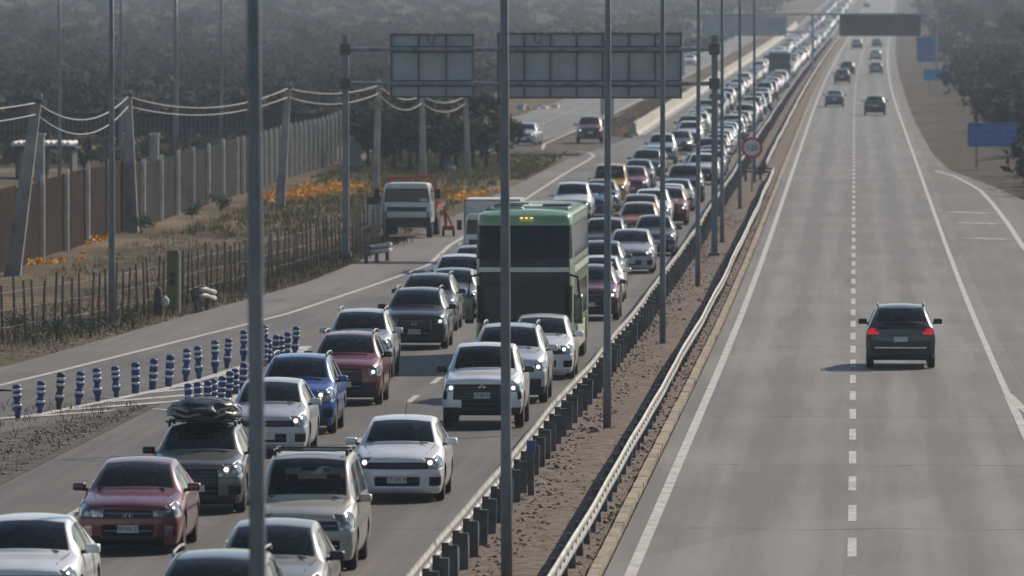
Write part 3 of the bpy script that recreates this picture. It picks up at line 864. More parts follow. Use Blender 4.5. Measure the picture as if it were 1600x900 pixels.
structure(strip('frontage_road', 'asphalt_free', fy, np.interp(fy, [520, 545, 575, 620, 700, 1700], [-62, -47, -34, -28.8, -27.6, -27])+curve(fy), np.interp(fy, [520, 545, 575, 620, 700, 1700], [-50, -30, -22, -20.4, -20.0, -19.8])+curve(fy), -.01, 3))
link = np.arange(540, 603, 4.0)
structure(strip('slip_road', 'gravel_grey', link, np.interp(link, [540, 552, 570, 603], [-24, -27, -24, -21.]), np.interp(link, [540, 603], [-15.6, -15.4]), -.014, 3))
med = np.concatenate([np.arange(40, 1000, 10.0), np.arange(1000, 3000, 50)])
md = strip('median_strip', 'median_dirt', med, -6.4+curve(med), -3.98+curve(med), -.02, 7)
mv = np.empty(len(md.data.vertices)*3, np.float32); md.data.vertices.foreach_get('co', mv); mv = mv.reshape(-1, 3)
rn = np.random.default_rng(5); mid = 1-np.abs((np.arange(len(mv)) % 7)-3)/3.0
mv[:, 2] += mid*(.06+.05*rn.random(len(mv))); md.data.vertices.foreach_set('co', mv.ravel()); structure(md)
# gore of bare earth where the slip road parts
gy = np.arange(120, 201, 4.0)
structure(strip('verge', 'gravel_grey', gy, np.interp(gy, [120, 165, 184, 200], [-28, -21.2, -18.6, -16.7]), np.full(len(gy), -16.3), .012, 4))

def poly_line(name, pts, w, mat='line_paint', dz=.006, step=6):
    """painted line through world x, d points"""
    P = [Vector((p[0], p[1])) for p in pts]
    V, F = [], []
    fine = []
    for a, b in zip(P[:-1], P[1:]):
        n = max(1, int((b-a).length/step))
        for q in range(n): fine.append(a.lerp(b, q/n))
    fine.append(P[-1])
    for i, p in enumerate(fine):
        t = (fine[min(i+1, len(fine)-1)]-fine[max(i-1, 0)]).normalized(); nrm = Vector((-t.y, t.x))*w/2
        for s in (1, -1):
            q = p+nrm*s; V.append((q.x, q.y, g(q.y)+dz))
    for i in range(len(fine)-1): F.append((2*i+1, 2*i+3, 2*i+2, 2*i))
    b = MB(); b.v = V; b.f = F; b.m = [0]*len(F)
    o = b.build(name, mat)
    for p in o.data.polygons:
        if p.normal.z < 0: p.flip()
    return structure(o)
def lane_line(X, d0, d1, w, mat='line_paint', dz=.006):
    ys = [d for d in DS if d0 < d < d1]; ys = [d0]+ys+[d1]
    return poly_line('edge_line', [(X+curve(y), y) for y in ys], w, mat, dz)
lane_line(-3.53, 45, 2800, .19); lane_line(3.72, 206, 2800, .165); lane_line(3.72, 45, 206, .2)
lane_line(-14.0, 45, 196, .15)
lane_line(-6.9, 45, 2800, .13, 'line_worn')
def ds(px, py): p = G(px, py); return (p.x, p.y)
poly_line('edge_line', [(-33, 120), (-26.2, 175)]+[ds(*q) for q in ((0, 602), (100, 578), (200, 553), (300, 528), (380, 508), (450, 490), (520, 467), (600, 440), (670, 414))]+[(-16.4, 345), (-16.3, 420), (-16.35, 480), (-16.2, 520), (-16.25, 533), (-16.8, 543), (-17.8, 549), (-19.2, 552)], .19)
lane_line(-15.1, 612, 2800, .15, 'line_worn')
poly_line('edge_line', [(-20.7+.4*(560/570), 556), (-20.9, 575), (-20.6, 620), (-20.3, 700)]+[(-20.2+curve(y), y) for y in (800, 900, 1100, 1300)], .2, dz=.004)
poly_line('edge_line', [(3.74, 207), (3.94, 198), (4.5, 182), (5.6, 155)], .2, dz=.009)
poly_line('edge_line', [ds(*q) for q in ((1462, 267), (1490, 275), (1512, 286), (1532, 298), (1550, 317), (1575, 350), (1600, 388))]+[(7.6, 310), (8.8, 250)], .22)
for (x0, x1, y) in ((1480, 1545, 331), (1498, 1562, 348), (1508, 1575, 372)):
    a, b = ds(x0, y), ds(x1, y+2); poly_line('rumble_bar', [a, b], .9, 'line_worn')
# dashes: each one a piece of the road marking
def dash_row(name, X, d0, d1, pitch, length, w, limit, mat='line_paint'):
    root = structure(put(name, None))
    d = d0; far = MB()
    while d < d1:
        x = X+curve(d)
        q = [(x-w/2, d, g(d)+.006), (x+w/2, d, g(d)+.006), (x+w/2+curve(d+length)-curve(d), d+length, g(d+length)+.006), (x-w/2+curve(d+length)-curve(d), d+length, g(d+length)+.006)]
        if d < limit:
            m = MB(); m.quad(*q); m.build('dash', mat, root)
        else: far.quad(*q)
        d += pitch
    o = far.build('far_dashes', mat, root); o['kind'] = 'stuff'
dash_row('lane_marking', -.03, 108, 1900, 10.6, 5.4, .15, 760)
dash_row('lane_marking', -10.55, 120.4, 1500, 11.6, 4.2, .15, 420)
dash_row('lane_marking', -24.2, 590, 1300, 12, 5, .15, 700)
# chevrons of the gore, painted
for q in ([(-30, 656), (60, 650), (228, 638), (360, 648)], [(100, 641), (290, 626), (362, 633)], [(165, 628), (300, 617), (372, 622)], [(225, 614), (325, 605), (385, 611)], [(272, 605), (362, 595), (400, 600)], [(330, 590), (400, 583), (420, 587)]):
    poly_line('chevron_line', [ds(*p) for p in q], .45, 'line_paint', .007)
poly_line('edge_line', [ds(*p) for p in ((-60, 664), (0, 655), (62, 648), (152, 630), (262, 607), (330, 589), (400, 567), (455, 548), (480, 541))], .3, 'line_paint', .010)
poly_line('edge_line', [ds(*p) for p in ((340, 655), (378, 613), (420, 585), (452, 562), (482, 541))], .25, 'line_worn', .010)

# yellow kerb beside the free carriageway: single kerb stones near, one far run
kerb = structure(put('kerb', None))
ks = MB().box((0, 0, .03), (.17, 1.985, .15), taper=1.0).mesh('kerb_stone', 'kerb_yellow')
d = 100.0; k = 0
while d < 462:
    o = put('kerb_stone', ks, kerb, (-4.08+random.uniform(-.008, .008), d+1, g(d+1)+random.uniform(-.006, .004))); o.rotation_euler = (math.atan(g(d+2)-g(d))/2, 0, random.uniform(-.01, .01))
    d += 2
fb = MB()
for d in np.arange(462, 1500, 12.0): fb.box((-4.08+curve(d), d+6, g(d+6)+.04), (.2, 11.9, .16))
o = fb.build('kerb_run', 'kerb_yellow', kerb); o['kind'] = 'stuff'

# ------------------------------------------------------------------ guard rails
WPROF = [(.01, .0), (.04, .03), (.046, .06), (.042, .09), (.022, .135), (.018, .155), (.022, .175), (.042, .22), (.046, .25), (.04, .28), (.01, .31)]
def beam_mesh(pts, s, z0=.45):
    """W-profile beam along pts; s = side the face looks to"""
    V, F = [], []
    n = len(WPROF)
    for p in pts:
        for (o, h) in WPROF: V.append((p[0]+s*o, p[1], p[2]+z0+h))
    for i in range(len(pts)-1):
        for j in range(n-1): F.append((i*n+j, i*n+j+1, (i+1)*n+j+1, (i+1)*n+j))
    m = MB(); m.v = V; m.f = F; m.m = [0]*len(F); return m
def guard_rail(label, X, d0, d1, s, wob, pitch, limit, group, mat='rail_zinc', posts=True):
    r = thing('guard_rail', label, 'guard rail', (0, 0, 0), 0, group)
    rr = random.Random(int(d0*7+X*3))
    def wx(d): return X+curve(d)+wob*(math.sin(d*.13+X)+.9*math.sin(d*.061+2*X)+.3*math.sin(d*.37))
    def wz(d): return g(d)+wob*.5*math.sin(d*.17+1)
    post = MB(); post.box((0, 0, .26), (.14, .1, .66)); post.box((s*.125, 0, .5), (.11, .11, .26)); pm = post.mesh('post', 'post_steel')
    far = MB(); d = d0; prev = None
    while d < d1:
        if d < limit:
            o = put('post', pm, r, (wx(d)-s*.19, d, wz(d))); o.rotation_euler = (rr.uniform(-.03, .03), rr.uniform(-.03, .03), rr.uniform(-.08, .08))
        else:
            far.box((wx(d)-s*.17, d, wz(d)+.33), (.2, .1, .76))
        d += pitch
    seg = pitch*4; d = d0
    while d < d1:
        e = min(d+seg, d1); pts = [(wx(q)-s*.02, q, wz(q)) for q in np.linspace(d, e+.25, 9 if d < 600 else 3)]
        m = beam_mesh(pts, s, .5)
        b = m.build('beam', mat, r, False)
        if d < 300 and s > 0:      # splice bolts
            bb = MB()
            for q in np.arange(d, e, pitch/2):
                for h in (.155,):
                    bb.box((wx(q)+s*.002, q, wz(q)+.5+h), (.03, .18, .06))
            bb.build('bolts', 'post_steel', b)['kind'] = 'stuff'
        d = e
    if far.v: o = far.build('far_posts', 'post_steel', r); o['kind'] = 'stuff'
    return r
guard_rail('long steel guard rail with pale top edge between jammed lanes and dirt median', -6.42, 92, 1500, -1, .018, 3.4, 640, 'guard rails of the median')
rr2 = guard_rail('buckled whitish guard rail beside the yellow kerb of the empty carriageway', -4.33, 92, 460, 1, .015, 3.4, 640, 'guard rails of the median')
# folded-back end of that rail
m = MB()
pts = [(-4.33, 460.2, g(460)), (-4.42, 462, g(462)), (-4.8, 463, g(462)), (-5.9, 463.4, g(462))]
for a, b in zip(pts[:-1], pts[1:]):
    m.tube([(a[0], a[1], a[2]+.7), (b[0], b[1], b[2]+.7)], .06, 6); m.tube([(a[0], a[1], a[2]+.52), (b[0], b[1], b[2]+.52)], .06, 6)
m.box((-5.9, 463.4, g(463)+.4), (.15, .15, .8)); m.box((-5.1, 463.2, g(463)+.4), (.15, .15, .8))
m.build('end_terminal', 'post_steel', rr2)
guard_rail('far guard rail continuing beyond the 120 sign along the empty carriageway', -4.95, 478, 1500, 1, .015, 3.4, 760, 'guard rails of the median')
# blue reflector post on the near rail
p = G(805, 775); q = thing('reflector_post', 'small post with blue cap standing against the median guard rail', 'post', (-6.02, p.y, g(p.y)))
MB().box((0, 0, .4), (.12, .1, .8)).build('post', 'post_steel', q); MB().box((0, 0, .92), (.16, .12, .24)).build('cap', 'blue_reflector', q)

# ------------------------------------------------------------------ concrete barrier beyond the merge
cb = thing('concrete_barrier', 'pale concrete barrier between the jam and the frontage road', 'barrier', (0, 0, 0))
prof = [(-.32, 0), (-.3, .08), (-.15, .3), (-.1, .95), (.1, .95), (.15, .3), (.3, .08), (.32, 0)]
d = 606.0; bi = 0
while d < 1750:
    seg = 6.0 if d < 1000 else 40.0
    m = MB(); n = len(prof); ends = [d+.02, d+seg-.02]
    for e in ends:
        for (x, z) in prof: m.v.append((-15.62+x+curve(e), e, g(e)+z*(1+.02*math.sin(bi))))
    for jj in range(n-1): m.f.append((jj, jj+n, jj+n+1, jj+1)); m.m.append(0)
    m.f.append(tuple(range(n))); m.m.append(0); m.f.append(tuple(range(2*n-1, n-1, -1))); m.m.append(0)
    m.build('barrier_block', 'concrete_pale', cb)
    d += seg; bi += 1

# ------------------------------------------------------------------ lamp posts
def lamp_mesh(h=12.5, r0=.088, r1=.055, side=2):
    parts = {}
    b = MB(); b.lathe([(r0*1.0, 0), (r0, 1.8), (r0*.93, 2.2), (lerp(r0, r1, .6), h*.6), (r1, h)], 'Z', 12); parts['pole'] = (b.mesh('pole', 'pole_steel', True), None)
    b = MB(); b.box((0, 0, .02), (.42, .42, .04))
    for sx in (-1, 1):
        for sy in (-1, 1): b.lathe([(.025, .04), (.025, .1)], 'Z', 6, (sx*.15, sy*.15, 0))
    parts['base_plate'] = (b.mesh('base_plate', 'galvanised'), None)
    arms = []
    for s in ((-1, 1) if side == 2 else (1,)):
        arms.append(MB().tube([(0, 0, h-.1), (s*.5, 0, h+.35), (s*1.6, 0, h+.55), (s*2.2, 0, h+.58)], [.04, .035, .03, .028], 8).mesh('arm', 'pole_steel', True))
    heads = [MB().box((s*2.5, 0, h+.55), (.75, .26, .13), taper=.7).mesh('lamp_head', 'galvanised') for s in ((-1, 1) if side == 2 else (1,))]
    return parts, arms, heads
LM2 = lamp_mesh()
def lamp_post(label, X, d, tilt=0, lm=LM2, group='lamp posts of the median', sc=1):
    r = thing('lamp_post', label, 'lamp post', (X, d, float(g(d)) if X > -20 else float(ground_z(X, d))), 0, group)
    r.rotation_euler = (0, tilt, 0); r.scale = (sc, sc, 1)
    for nm, (me, _) in lm[0].items(): put(nm, me, r)
    for a, h in zip(lm[1], lm[2]):
        o = put('arm', a, r); put('lamp_head', h, o)
    return r
names = ['thickest blurred lamp post standing in front of the white van', 'tall grey lamp post in front of the double-deck bus and white pickup',
         'grey lamp post rising from the dirt median just right of the bus', 'lamp post of the median crossing the right part of the large sign back',
         'lamp post of the median beside the right edge of the large sign back', 'lamp post of the median close behind the right gantry upright',
         'slim lamp post of the median just short of the 120 sign']
for i in range(7):
    lamp_post(names[i], -5.4+(.0 if i else -.08), 78.5+54*i, (-.006, -.004, .002, 0, .003, 0, 0)[i])
lamp_post('thin distant lamp post of the median just beyond the 120 sign', -5.35, 78.5+54*7)
LM1 = lamp_mesh(12.0, .11, .06, 1)
for (px, py, lab, sc) in ((175, 502, 'grey lamp post standing in the wire fence near the roadside shrubs', 1), (93, 283, 'thin lamp post behind the rusty wall near its left end', 1), (190, 268, 'lamp post rising behind the wall beside the second leaning pole', 1), (275, 258, 'stout lamp post behind the wall left of the green panels', 1.5), (346, 250, 'lamp post behind the green wall panels close to the foreground lamp post', 1)):
    p = G(px, py); lamp_post(lab, p.x, p.y, 0, LM1, 'lamp posts beyond the roadside fence', sc)
for px, py in ((1070, 118), (1032, 150)):
    pass

# ------------------------------------------------------------------ sign gantries
def gantry_one():
    D = 331.0; z0 = g(D)
    r = thing('sign_gantry', 'steel gantry carrying two grey sign backs over the jammed lanes', 'gantry', (0, D, z0))
    xs = (-19.75, -5.42)
    for x in xs:
        u = MB(); u.box((x, 0, 4.3), (.24, .24, 8.6)); u.box((x, 0, .06), (.45, .45, .2)); po = u.build('upright', 'pole_steel', r)
        for z in (8.05, 6.72):
            MB().box((x, -.17, z), (.42, .1, .42)).build('bracket', 'sign_frame', po)
    for z in (8.05, 6.72):
        MB().tube([(xs[0], -.1, z), (xs[1], -.1, z)], .085, 8).build('cross_beam', 'galvanised', r)
    def board(x0, x1, zt, zb, nm):
        b = MB(); b.box(((x0+x1)/2, .12, (zt+zb)/2), (x1-x0, .04, zt-zb)); bo = b.build('sign_panel', 'sign_back', r)
        f = MB()
        for z in (zt, zb): f.box(((x0+x1)/2, .06, z), (x1-x0+.08, .12, .07))
        for x in (x0, x1): f.box((x, .055, (zt+zb)/2), (.07, .12, zt-zb-.08))
        f.build('frame', 'sign_frame', bo)
        n = max(2, int(round((x1-x0)/1.05)))
        for i in range(1, n):
            x = x0+(x1-x0)*i/n
            MB().box((x, .05, (zt+zb)/2), (.055, .09, zt-zb-.1)).build('rib', 'sign_frame', bo)
            if i % 2: MB().box((x, -.02, 8.05), (.5, .16, .2)).build('clamp', 'sign_frame', bo); MB().box((x, -.02, 6.72), (.5, .16, .2)).build('clamp', 'sign_frame', bo)
        for z in (8.05, 6.72): MB().box(((x0+x1)/2, .03, z), (x1-x0, .06, .26)).build('rail', 'sign_frame', bo)
        MB().tube([(x0+1.4, .02, zt), (x0+1.45, .0, zt-.32), (x0+1.62, 0, zt-.38), (x0+1.7, .02, zt)], .02, 5).build('cable_loop', 'sign_black', bo)
    board(-17.98, -14.78, 8.62, 6.2, 'a'); board(-13.82, -6.72, 8.66, 6.17, 'b')
gantry_one()
def gantry_two():
    D = 1010.0; z0 = g(D); c = curve(D)
    r = thing('sign_gantry', 'hazy far gantry with a dark message board across both carriageways', 'gantry', (c, D, z0))
    for x in (-20.6, -5.3, 9.4):
        MB().box((x, 0, 3.7), (.34, .34, 7.4)).build('upright', 'sign_back', r)
    MB().tube([(-20.6, 0, 7.3), (9.6, 0, 7.3)], .14, 8).build('cross_beam', 'sign_back', r)
    MB().tube([(-20.6, 0, 5.2), (-5.3, 0, 5.2)], .12, 8).build('cross_beam', 'sign_back', r)
    MB().tube([(9.4, 0, 7.3), (6.9, .1, 4.6)], .08, 8).build('brace', 'sign_back', r)
    MB().box((-13.3, -.2, 5.9), (9.9, .15, 2.35)).build('sign_panel', 'sign_back', r)
    b = MB().box((2.65, -.35, 5.95), (9.6, .5, 2.45)).build('message_board', 'panel_dark', r)
    b['label'] = 'dark unlit message board over the empty carriageway'
gantry_two()

# ------------------------------------------------------------------ road signs
p = G(1175, 301)
s = thing('speed_limit_sign', 'round speed limit sign reading 120 with red ring on the median', 'sign', (p.x, p.y, g(p.y)))
MB().lathe([(.045, 0), (.045, 2.75)], 'Z', 8).build('pole', 'galvanised', s)
dk = MB().lathe([(.55, -.03), (.55, -.05)], 'Y', 32, (0, 0, 2.3)).build('disc', 'sign_white', s)
ring = MB(); n = 32; k0 = 0
for i in range(n):
    a, b = 2*math.pi*i/n, 2*math.pi*(i+1)/n
    ring.quad(*[(r_*math.cos(t_), -.056, 2.3+r_*math.sin(t_)) for r_, t_ in ((.42, a), (.55, a), (.55, b), (.42, b))])
ring.build('ring', 'sign_red', dk)
t = put('lettering', text_mesh('120', .42, 'sign_black', .004), dk, (0, -.062, 2.3)); t.rotation_euler = (math.pi/2, 0, 0)
def blue_sign(label, px0, px1, py0, py1, pyb, mat, lines):
    D = G((px0+px1)/2, pyb).y; s_ = FPX/D
    c = G((px0+px1)/2, pyb); w, h = (px1-px0)/s_, (py1-py0)/s_; zb = (pyb-py1)/s_
    zg = float(ground_z(c.x, D)); 
    r = thing('road_sign', label, 'sign', (c.x, D, zg))
    zb += g(D)-zg
    for sx in (-.32, .32): MB().box((sx*w, .08, (zb+h*.8)/2), (.12, .12, zb+h*.8)).build('post', 'galvanised', r)
    pn = MB().box((0, 0, zb+h/2), (w, .05, h)).build('panel', mat, r)
    for i in range(lines):
        z = zb+h*(1-(i+.8)/(lines+.6)); x = -w*.42; b = MB(); rr = random.Random(i+int(px0))
        while x < w*.36:
            q = rr.uniform(.12, .3)*w*.5; b.box((x+q/2, -.03, z), (q*.9, .01, h*.055)); x += q+.06*w
        b.build('lettering', 'sign_text', pn)
blue_sign('wide dark blue road sign by the slip road at the right edge', 1512, 1589, 192, 229, 262, 'sign_blue', 3)
blue_sign('low light blue sign beyond the wide blue sign on the right bank', 1443, 1491, 108, 126, 142, 'sign_blue_pale', 1)
blue_sign('tall blue sign standing just right of the dark message board', 1432, 1468, 58, 97, 112, 'sign_blue', 3)
p = G(930, 206)
r = thing('road_sign', 'grey back of an upright sign behind the red pickup', 'sign', (p.x, p.y+30, g(p.y)))
MB().box((0, 0, 1.6), (1.05, .06, 1.55)).build('panel', 'sign_back', r)
for sx in (-.35, .35): MB().box((sx, .07, 1.1), (.08, .08, 2.2)).build('post', 'sign_frame', r)
p = G(271, 487)
r = thing('road_sign', 'narrow olive sign board on a white post by the roadside shrubs', 'sign', (p.x, p.y, g(p.y)-.05))
bd = MB().box((-.03, 0, 1.05), (.34, .1, 1.85)).build('board', 'sign_olive', r)
for z in (1.22, .98): MB().lathe([(.1, -.055), (.1, -.065)], 'Y', 14, (-.03, 0, z)).build('mark', 'sign_black', bd)
MB().tube([(.2, 0, 0), (.2, 0, 1.85), (.12, 0, 2.02), (-.06, 0, 2.06)], .035, 6).build('post', 'post_white', r)
p = G(555, 262)
r = thing('utility_box', 'grey cabinet on a post at the end of the white-post wall', 'cabinet', (p.x, p.y, g(p.y)))
MB().box((0, 0, 1.0), (.7, .4, 1.7)).build('cabinet', 'sign_back', r); MB().box((0, -.21, 1.0), (.58, .02, 1.5)).build('door', 'concrete', r)

# ------------------------------------------------------------------ blue flexible delineators around the gore
prof_s = [(.085, 0), (.1, .04), (.1, .2), (.115, .22), (.115, .8), (.1, .84), (.05, .86)]
prof_w = [(.06, 0), (.075, .08), (.075, .16), (.115, .22), (.115, .38), (.08, .42), (.08, .5), (.115, .54), (.115, .66), (.085, .7), (.1, .74), (.115, .78), (.105, .86), (.05, .88)]
DEL = {}
for nm, pr in (('s', prof_s), ('w', prof_w)):
    for mat in ('delineator_blue', 'delineator_black'):
        DEL[nm+mat] = MB().lathe(pr, 'Z', 14).mesh('body', mat, True)
BAND = MB().lathe([(.119, -.032), (.119, .032)], 'Z', 14).mesh('reflective_band', 'reflective_white', True)
left = [(27.7, 654), (62, 646.5), (91.7, 640.6), (122, 633.5), (153, 627.8), (182, 621.8), (211.5, 615.4), (238, 609.3), (263, 604.7), (290, 597), (311, 592.6), (336, 584.4), (354, 575.6), (380.5, 565), (415, 552), (460, 557)]
right = [(296, 643), (310.4, 640), (323.5, 638.8), (334, 635), (345, 628), (357, 622.5), (368, 616.5), (378.7, 611), (412, 573), (420, 568), (429, 563), (439, 560.5), (448.7, 559)]
ORD = ['first', 'second', 'third', 'fourth', 'fifth', 'sixth', 'seventh', 'eighth', 'ninth', 'tenth', 'eleventh', 'twelfth', 'thirteenth', 'fourteenth', 'fifteenth', 'sixteenth', 'seventeenth', 'eighteenth', 'nineteenth', 'twentieth']
for row, lst in (('outer row beside the slip road', left), ('inner row beside the jammed lanes', right)):
    for i, q in enumerate(lst):
        p = G(*q); black = row.startswith('outer') and i in (2,)
        shape = 'w' if (row.startswith('outer') and i not in (6, 7, 8)) else 's'
        lab = f"{'black' if black else 'blue'} striped delineator, {ORD[i]} from the picture's left in the {row}"
        o = thing('delineator_post', lab, 'delineator', (p.x, p.y, g(p.y)+.012), random.uniform(0, 6), 'delineators around the gore')
        sc = random.uniform(.9, 1.05)*(1 if row.startswith('outer') else .82); o.scale = (.88, .88, sc*.94) if row.startswith('outer') else (.8, .8, sc*.94); o.rotation_euler = (random.uniform(-.1, .1), random.uniform(-.09, .09), 0)
        b = put('body', DEL[shape+('delineator_black' if black else 'delineator_blue')], o)
        for z in ((.6, .33, .74) if shape == 'w' else (.68, .46, .28)):
            put('reflective_band', BAND, o, (0, 0, z))

# ------------------------------------------------------------------ roadside wire fence, wall, leaning concrete poles with cables
fence_pts = [(-26.5, 222), (-24.1, 245), (-22.8, 262), (-21.0, 300), (-19.9, 331), (-19.4, 352)]
fd = np.arange(222, 353, 1.62)
fx = np.interp(fd, [p[1] for p in fence_pts], [p[0] for p in fence_pts])
fr_ = thing('wire_fence', 'wire fence of thin wooden posts along the roadside verge', 'fence', (0, 0, 0))
for i, (x, d) in enumerate(zip(fx, fd)):
    h = random.uniform(1.6, 1.9); z = float(ground_z(x, d))
    m = MB(); m.lathe([(.048, -.2), (.045, h*.5), (.04, h-.03), (.012, h)], 'Z', 7)
    o = m.build('fence_post', 'wood_grey', fr_, True); o.location = (x+random.uniform(-.05, .05), d, z); o.rotation_euler = (random.uniform(-.04, .04), random.uniform(-.05, .05), 0)
for z in (.45, .95, 1.45):
    MB().tube([(x, d, float(ground_z(x, d))+z+.01*math.sin(i*1.7)) for i, (x, d) in enumerate(zip(fx, fd))], .0025, 4).build('wire', 'galvanised', fr_)

wall = thing('panel_wall', 'tall wall of dark rusty and green sheets between white posts', 'wall', (0, 0, 0))
wd = [300, 309, 318.6, 327.8, 337.9, 347.2, 357.3, 366.7, 374.6, 384.3, 393.7, 402.8, 412.4, 422, 431.6]+list(np.arange(436, 520, 4.1))
for i, d in enumerate(wd):
    X = -31.3; z = float(ground_z(X, d)); h = 3.2 if d < 362 else 2.95
    MB().box((X+.05, d, z+h/2), (.14, .14, h+.1)).build('post', 'post_white', wall)
    if i < len(wd)-1:
        e = wd[i+1]; n = max(4, int((e-d)/.32)); m = MB(); hh = h-.18+.05*math.sin(i*2.1)
        for q in range(n):
            a, b = d+.1+(e-d-.2)*q/n, d+.1+(e-d-.2)*(q+1)/n; xa = X-.1+(.035 if q % 2 else 0); xb = X-.1+(.035 if (q+1) % 2 else 0)
            m.quad((xa, a, z), (xb, b, z), (xb, b, z+hh), (xa, a, z+hh)); m.quad((xa-.03, a, z), (xa-.03, a, z+hh), (xb-.03, b, z+hh), (xb-.03, b, z))
        m.box((X-.1, (d+e)/2, z+hh-.02), (.06, e-d-.2, .06))
        m.build('wall_panel', 'corrugated_rust' if d < 370 else 'corrugated_green', wall)
poles = [(18, 428, 60, 142, .3, 'wide leaning concrete pole in front of the rusty wall at the left edge'), (207, 362, 200, 138, .27, 'leaning concrete pole in front of the wall where rust meets green'),
         (437, 322, 451, 126, .24, 'leaning concrete pole beside the orange flowers and white posts'), (586, 297, 592, 124, .2, 'upright concrete pole between the gantry upright and the tow truck'),
         (661, 276, 659, 140, .2, 'concrete pole rising directly behind the tow truck'), (731, 270, 727, 140, .18, 'concrete pole in the flowering verge right of the tow truck')]
tops = []
for (bx, by, tx_, ty_, w, lab) in poles:
    p = G(bx, by); s_ = FPX/p.y; hgt = (by-ty_)/s_; lean = (tx_-bx)/s_
    z = float(ground_z(p.x, p.y))
    r = thing('concrete_pole', lab, 'utility pole', (p.x, p.y, z), 0, 'concrete poles of the cable line')
    m = MB(); k0 = len(m.v)
    for q in range(5):
        t_ = q/4; ww = w*(1-.45*t_)
        for (sx, sy) in ((-1, -.7), (1, -.7), (1, .7), (-1, .7)): m.v.append((lean*t_+sx*ww, sy*ww, -.2+(hgt+.2)*t_))
    for q in range(4):
        for jj in range(4): m.f.append((q*4+jj, q*4+(jj+1) % 4, q*4+4+(jj+1) % 4, q*4+4+jj)); m.m.append(0)
    m.f.append((16, 17, 18, 19)); m.m.append(0)
    m.build('pole', 'concrete', r)
    MB().box((lean*.97, -.05, hgt*.96), (.5, .3, .12)).build('clamp', 'sign_frame', r)
    tops.append(Vector((p.x+lean*.95, p.y, z+hgt*.95)))
def cable(a, b, sag, dz, label, rad=.05):
    pts = [a.lerp(b, t_)+Vector((0, 0, dz-sag*4*t_*(1-t_))) for t_ in np.linspace(0, 1, 15)]
    tag(MB().tube(pts, rad, 6).build('overhead_cable', 'cable', None, True), label, 'cable', 'overhead cables of the pole line')
far_left = Vector((tops[0].x-3.2, tops[0].y-32, tops[0].z+.4))
chain = [far_left]+tops
wh = ['left of the leftmost leaning pole', 'between the two leaning poles by the rusty wall', 'from the second leaning pole past the foreground lamp post', 'from the pole by the flowers to the gantry', 'behind the small sign back of the gantry', 'between the small and the large sign back']
for i in range(len(chain)-1):
    cable(chain[i], chain[i+1], (.3, .8, .7, .35, .45, .4)[i], 0, f'upper pale sagging cable {wh[i]}', .026)
    cable(chain[i], chain[i+1], (.35, .95, .6, .45, .6, .5)[i], -.42, f'lower pale sagging cable {wh[i]}', .024)

# behind the wall: a dark perimeter wall, pipes, pillars
pw = thing('perimeter_wall', 'long dark grey wall crossing the field behind the rusty wall', 'wall', (0, 0, 0))
for i in range(16):
    x0 = -76+i*2.6; z = float(ground_z(x0, 545))
    MB().box((x0+1.28, 545, z+1.2), (2.52, .12, 2.7)).build('wall_panel', 'wall_dark', pw); MB().box((x0, 545, z+1.3), (.14, .2, 2.95)).build('post', 'wall_dark', pw)
pf = thing('picket_fence', 'row of thin dark pickets in front of the dark perimeter wall', 'fence', (0, 0, 0))
pk = MB().box((0, 0, 1.2), (.05, .05, 3.4)).mesh('picket', 'post_steel')
for i in range(110):
    x = -62+i*.27; put('picket', pk, pf, (x, 505, float(ground_z(x, 505))))
for z in (.7, 2.2): MB().box((-47.2, 505, float(ground_z(-47, 505))+z), (29.8, .05, .05)).build('rail', 'post_steel', pf)
ps = thing('pipe_stack', 'stack of pale pipes on racks behind the rusty wall', 'pipes', (-44.6, 470, float(ground_z(-44.6, 470))))
for i in range(11): MB().lathe([(.13, -2.5), (.13, 2.5)], 'Y', 10, (-1.6+i*.3, 0, 1.95)).build('pipe', 'post_white', ps)
for x in (-1.5, 0, 1.5): MB().box((x, 0, .9), (.15, 3, 1.8)).build('rack', 'post_steel', ps)
MB().box((0, 0, 1.72), (3.6, 3, .12)).build('shelf', 'post_steel', ps)
for (px, py, h, lab) in ((62, 285, 2.6, 'grey concrete pillar above the wall beside the leftmost leaning pole'), (241, 262, 1.9, 'grey concrete pillar above the wall between two lamp posts')):
    p = G(px, py); r = thing('concrete_pillar', lab, 'pillar', (p.x, p.y, float(ground_z(p.x, p.y))))
    MB().box((0, 0, h/2), (.5, .5, h)).build('shaft', 'concrete', r); MB().box((0, 0, h+.05), (.62, .62, .1)).build('cap', 'concrete_pale', r)

# short guard rail ends on the verge
def verge_rail(label, px, py, n, dirx, bent=False):
    p = G(px, py); z = g(p.y)
    r = thing('guard_rail', label, 'guard rail', (p.x, p.y, z))
    pts = [(dirx*q*.5-(.02*q*q if bent else 0), q*.9, -.05*(q if bent and q > n-3 else 0)) for q in range(n)]
    for zz in (.42, .62): MB().tube([(a, b, c+zz) for a, b, c in pts], .085, 8).build('beam', 'rail_zinc', r, True)
    for q in range(0, n, 2): MB().box((pts[q][0]-.12, pts[q][1], .3), (.14, .12, .8)).build('post', 'post_steel', r)
verge_rail('bent stub of white guard rail beside the olive sign board', 312, 484, 4, .3, True)
verge_rail('stub of white double guard rail in front of the tow truck', 577, 412, 5, .3)
verge_rail('tilted white guard rail stub left of the tow truck door', 566, 372, 6, .2, True)
p = G(247, 490)
r = thing('road_sign', 'dark stump wrapped in white plastic beside the olive sign board', 'stump', (p.x, p.y, g(p.y)-.05))
MB().lathe([(.16, 0), (.15, .5), (.12, .8), (.05, .9)], 'Z', 9).build('stump', 'bark', r, True); MB().lathe([(.05, .28), (.13, .34), (.14, .5), (.04, .6)], 'Z', 7, (.22, -.05, 0)).build('plastic', 'debris_white', r, True)
r.name = 'tree_stump'

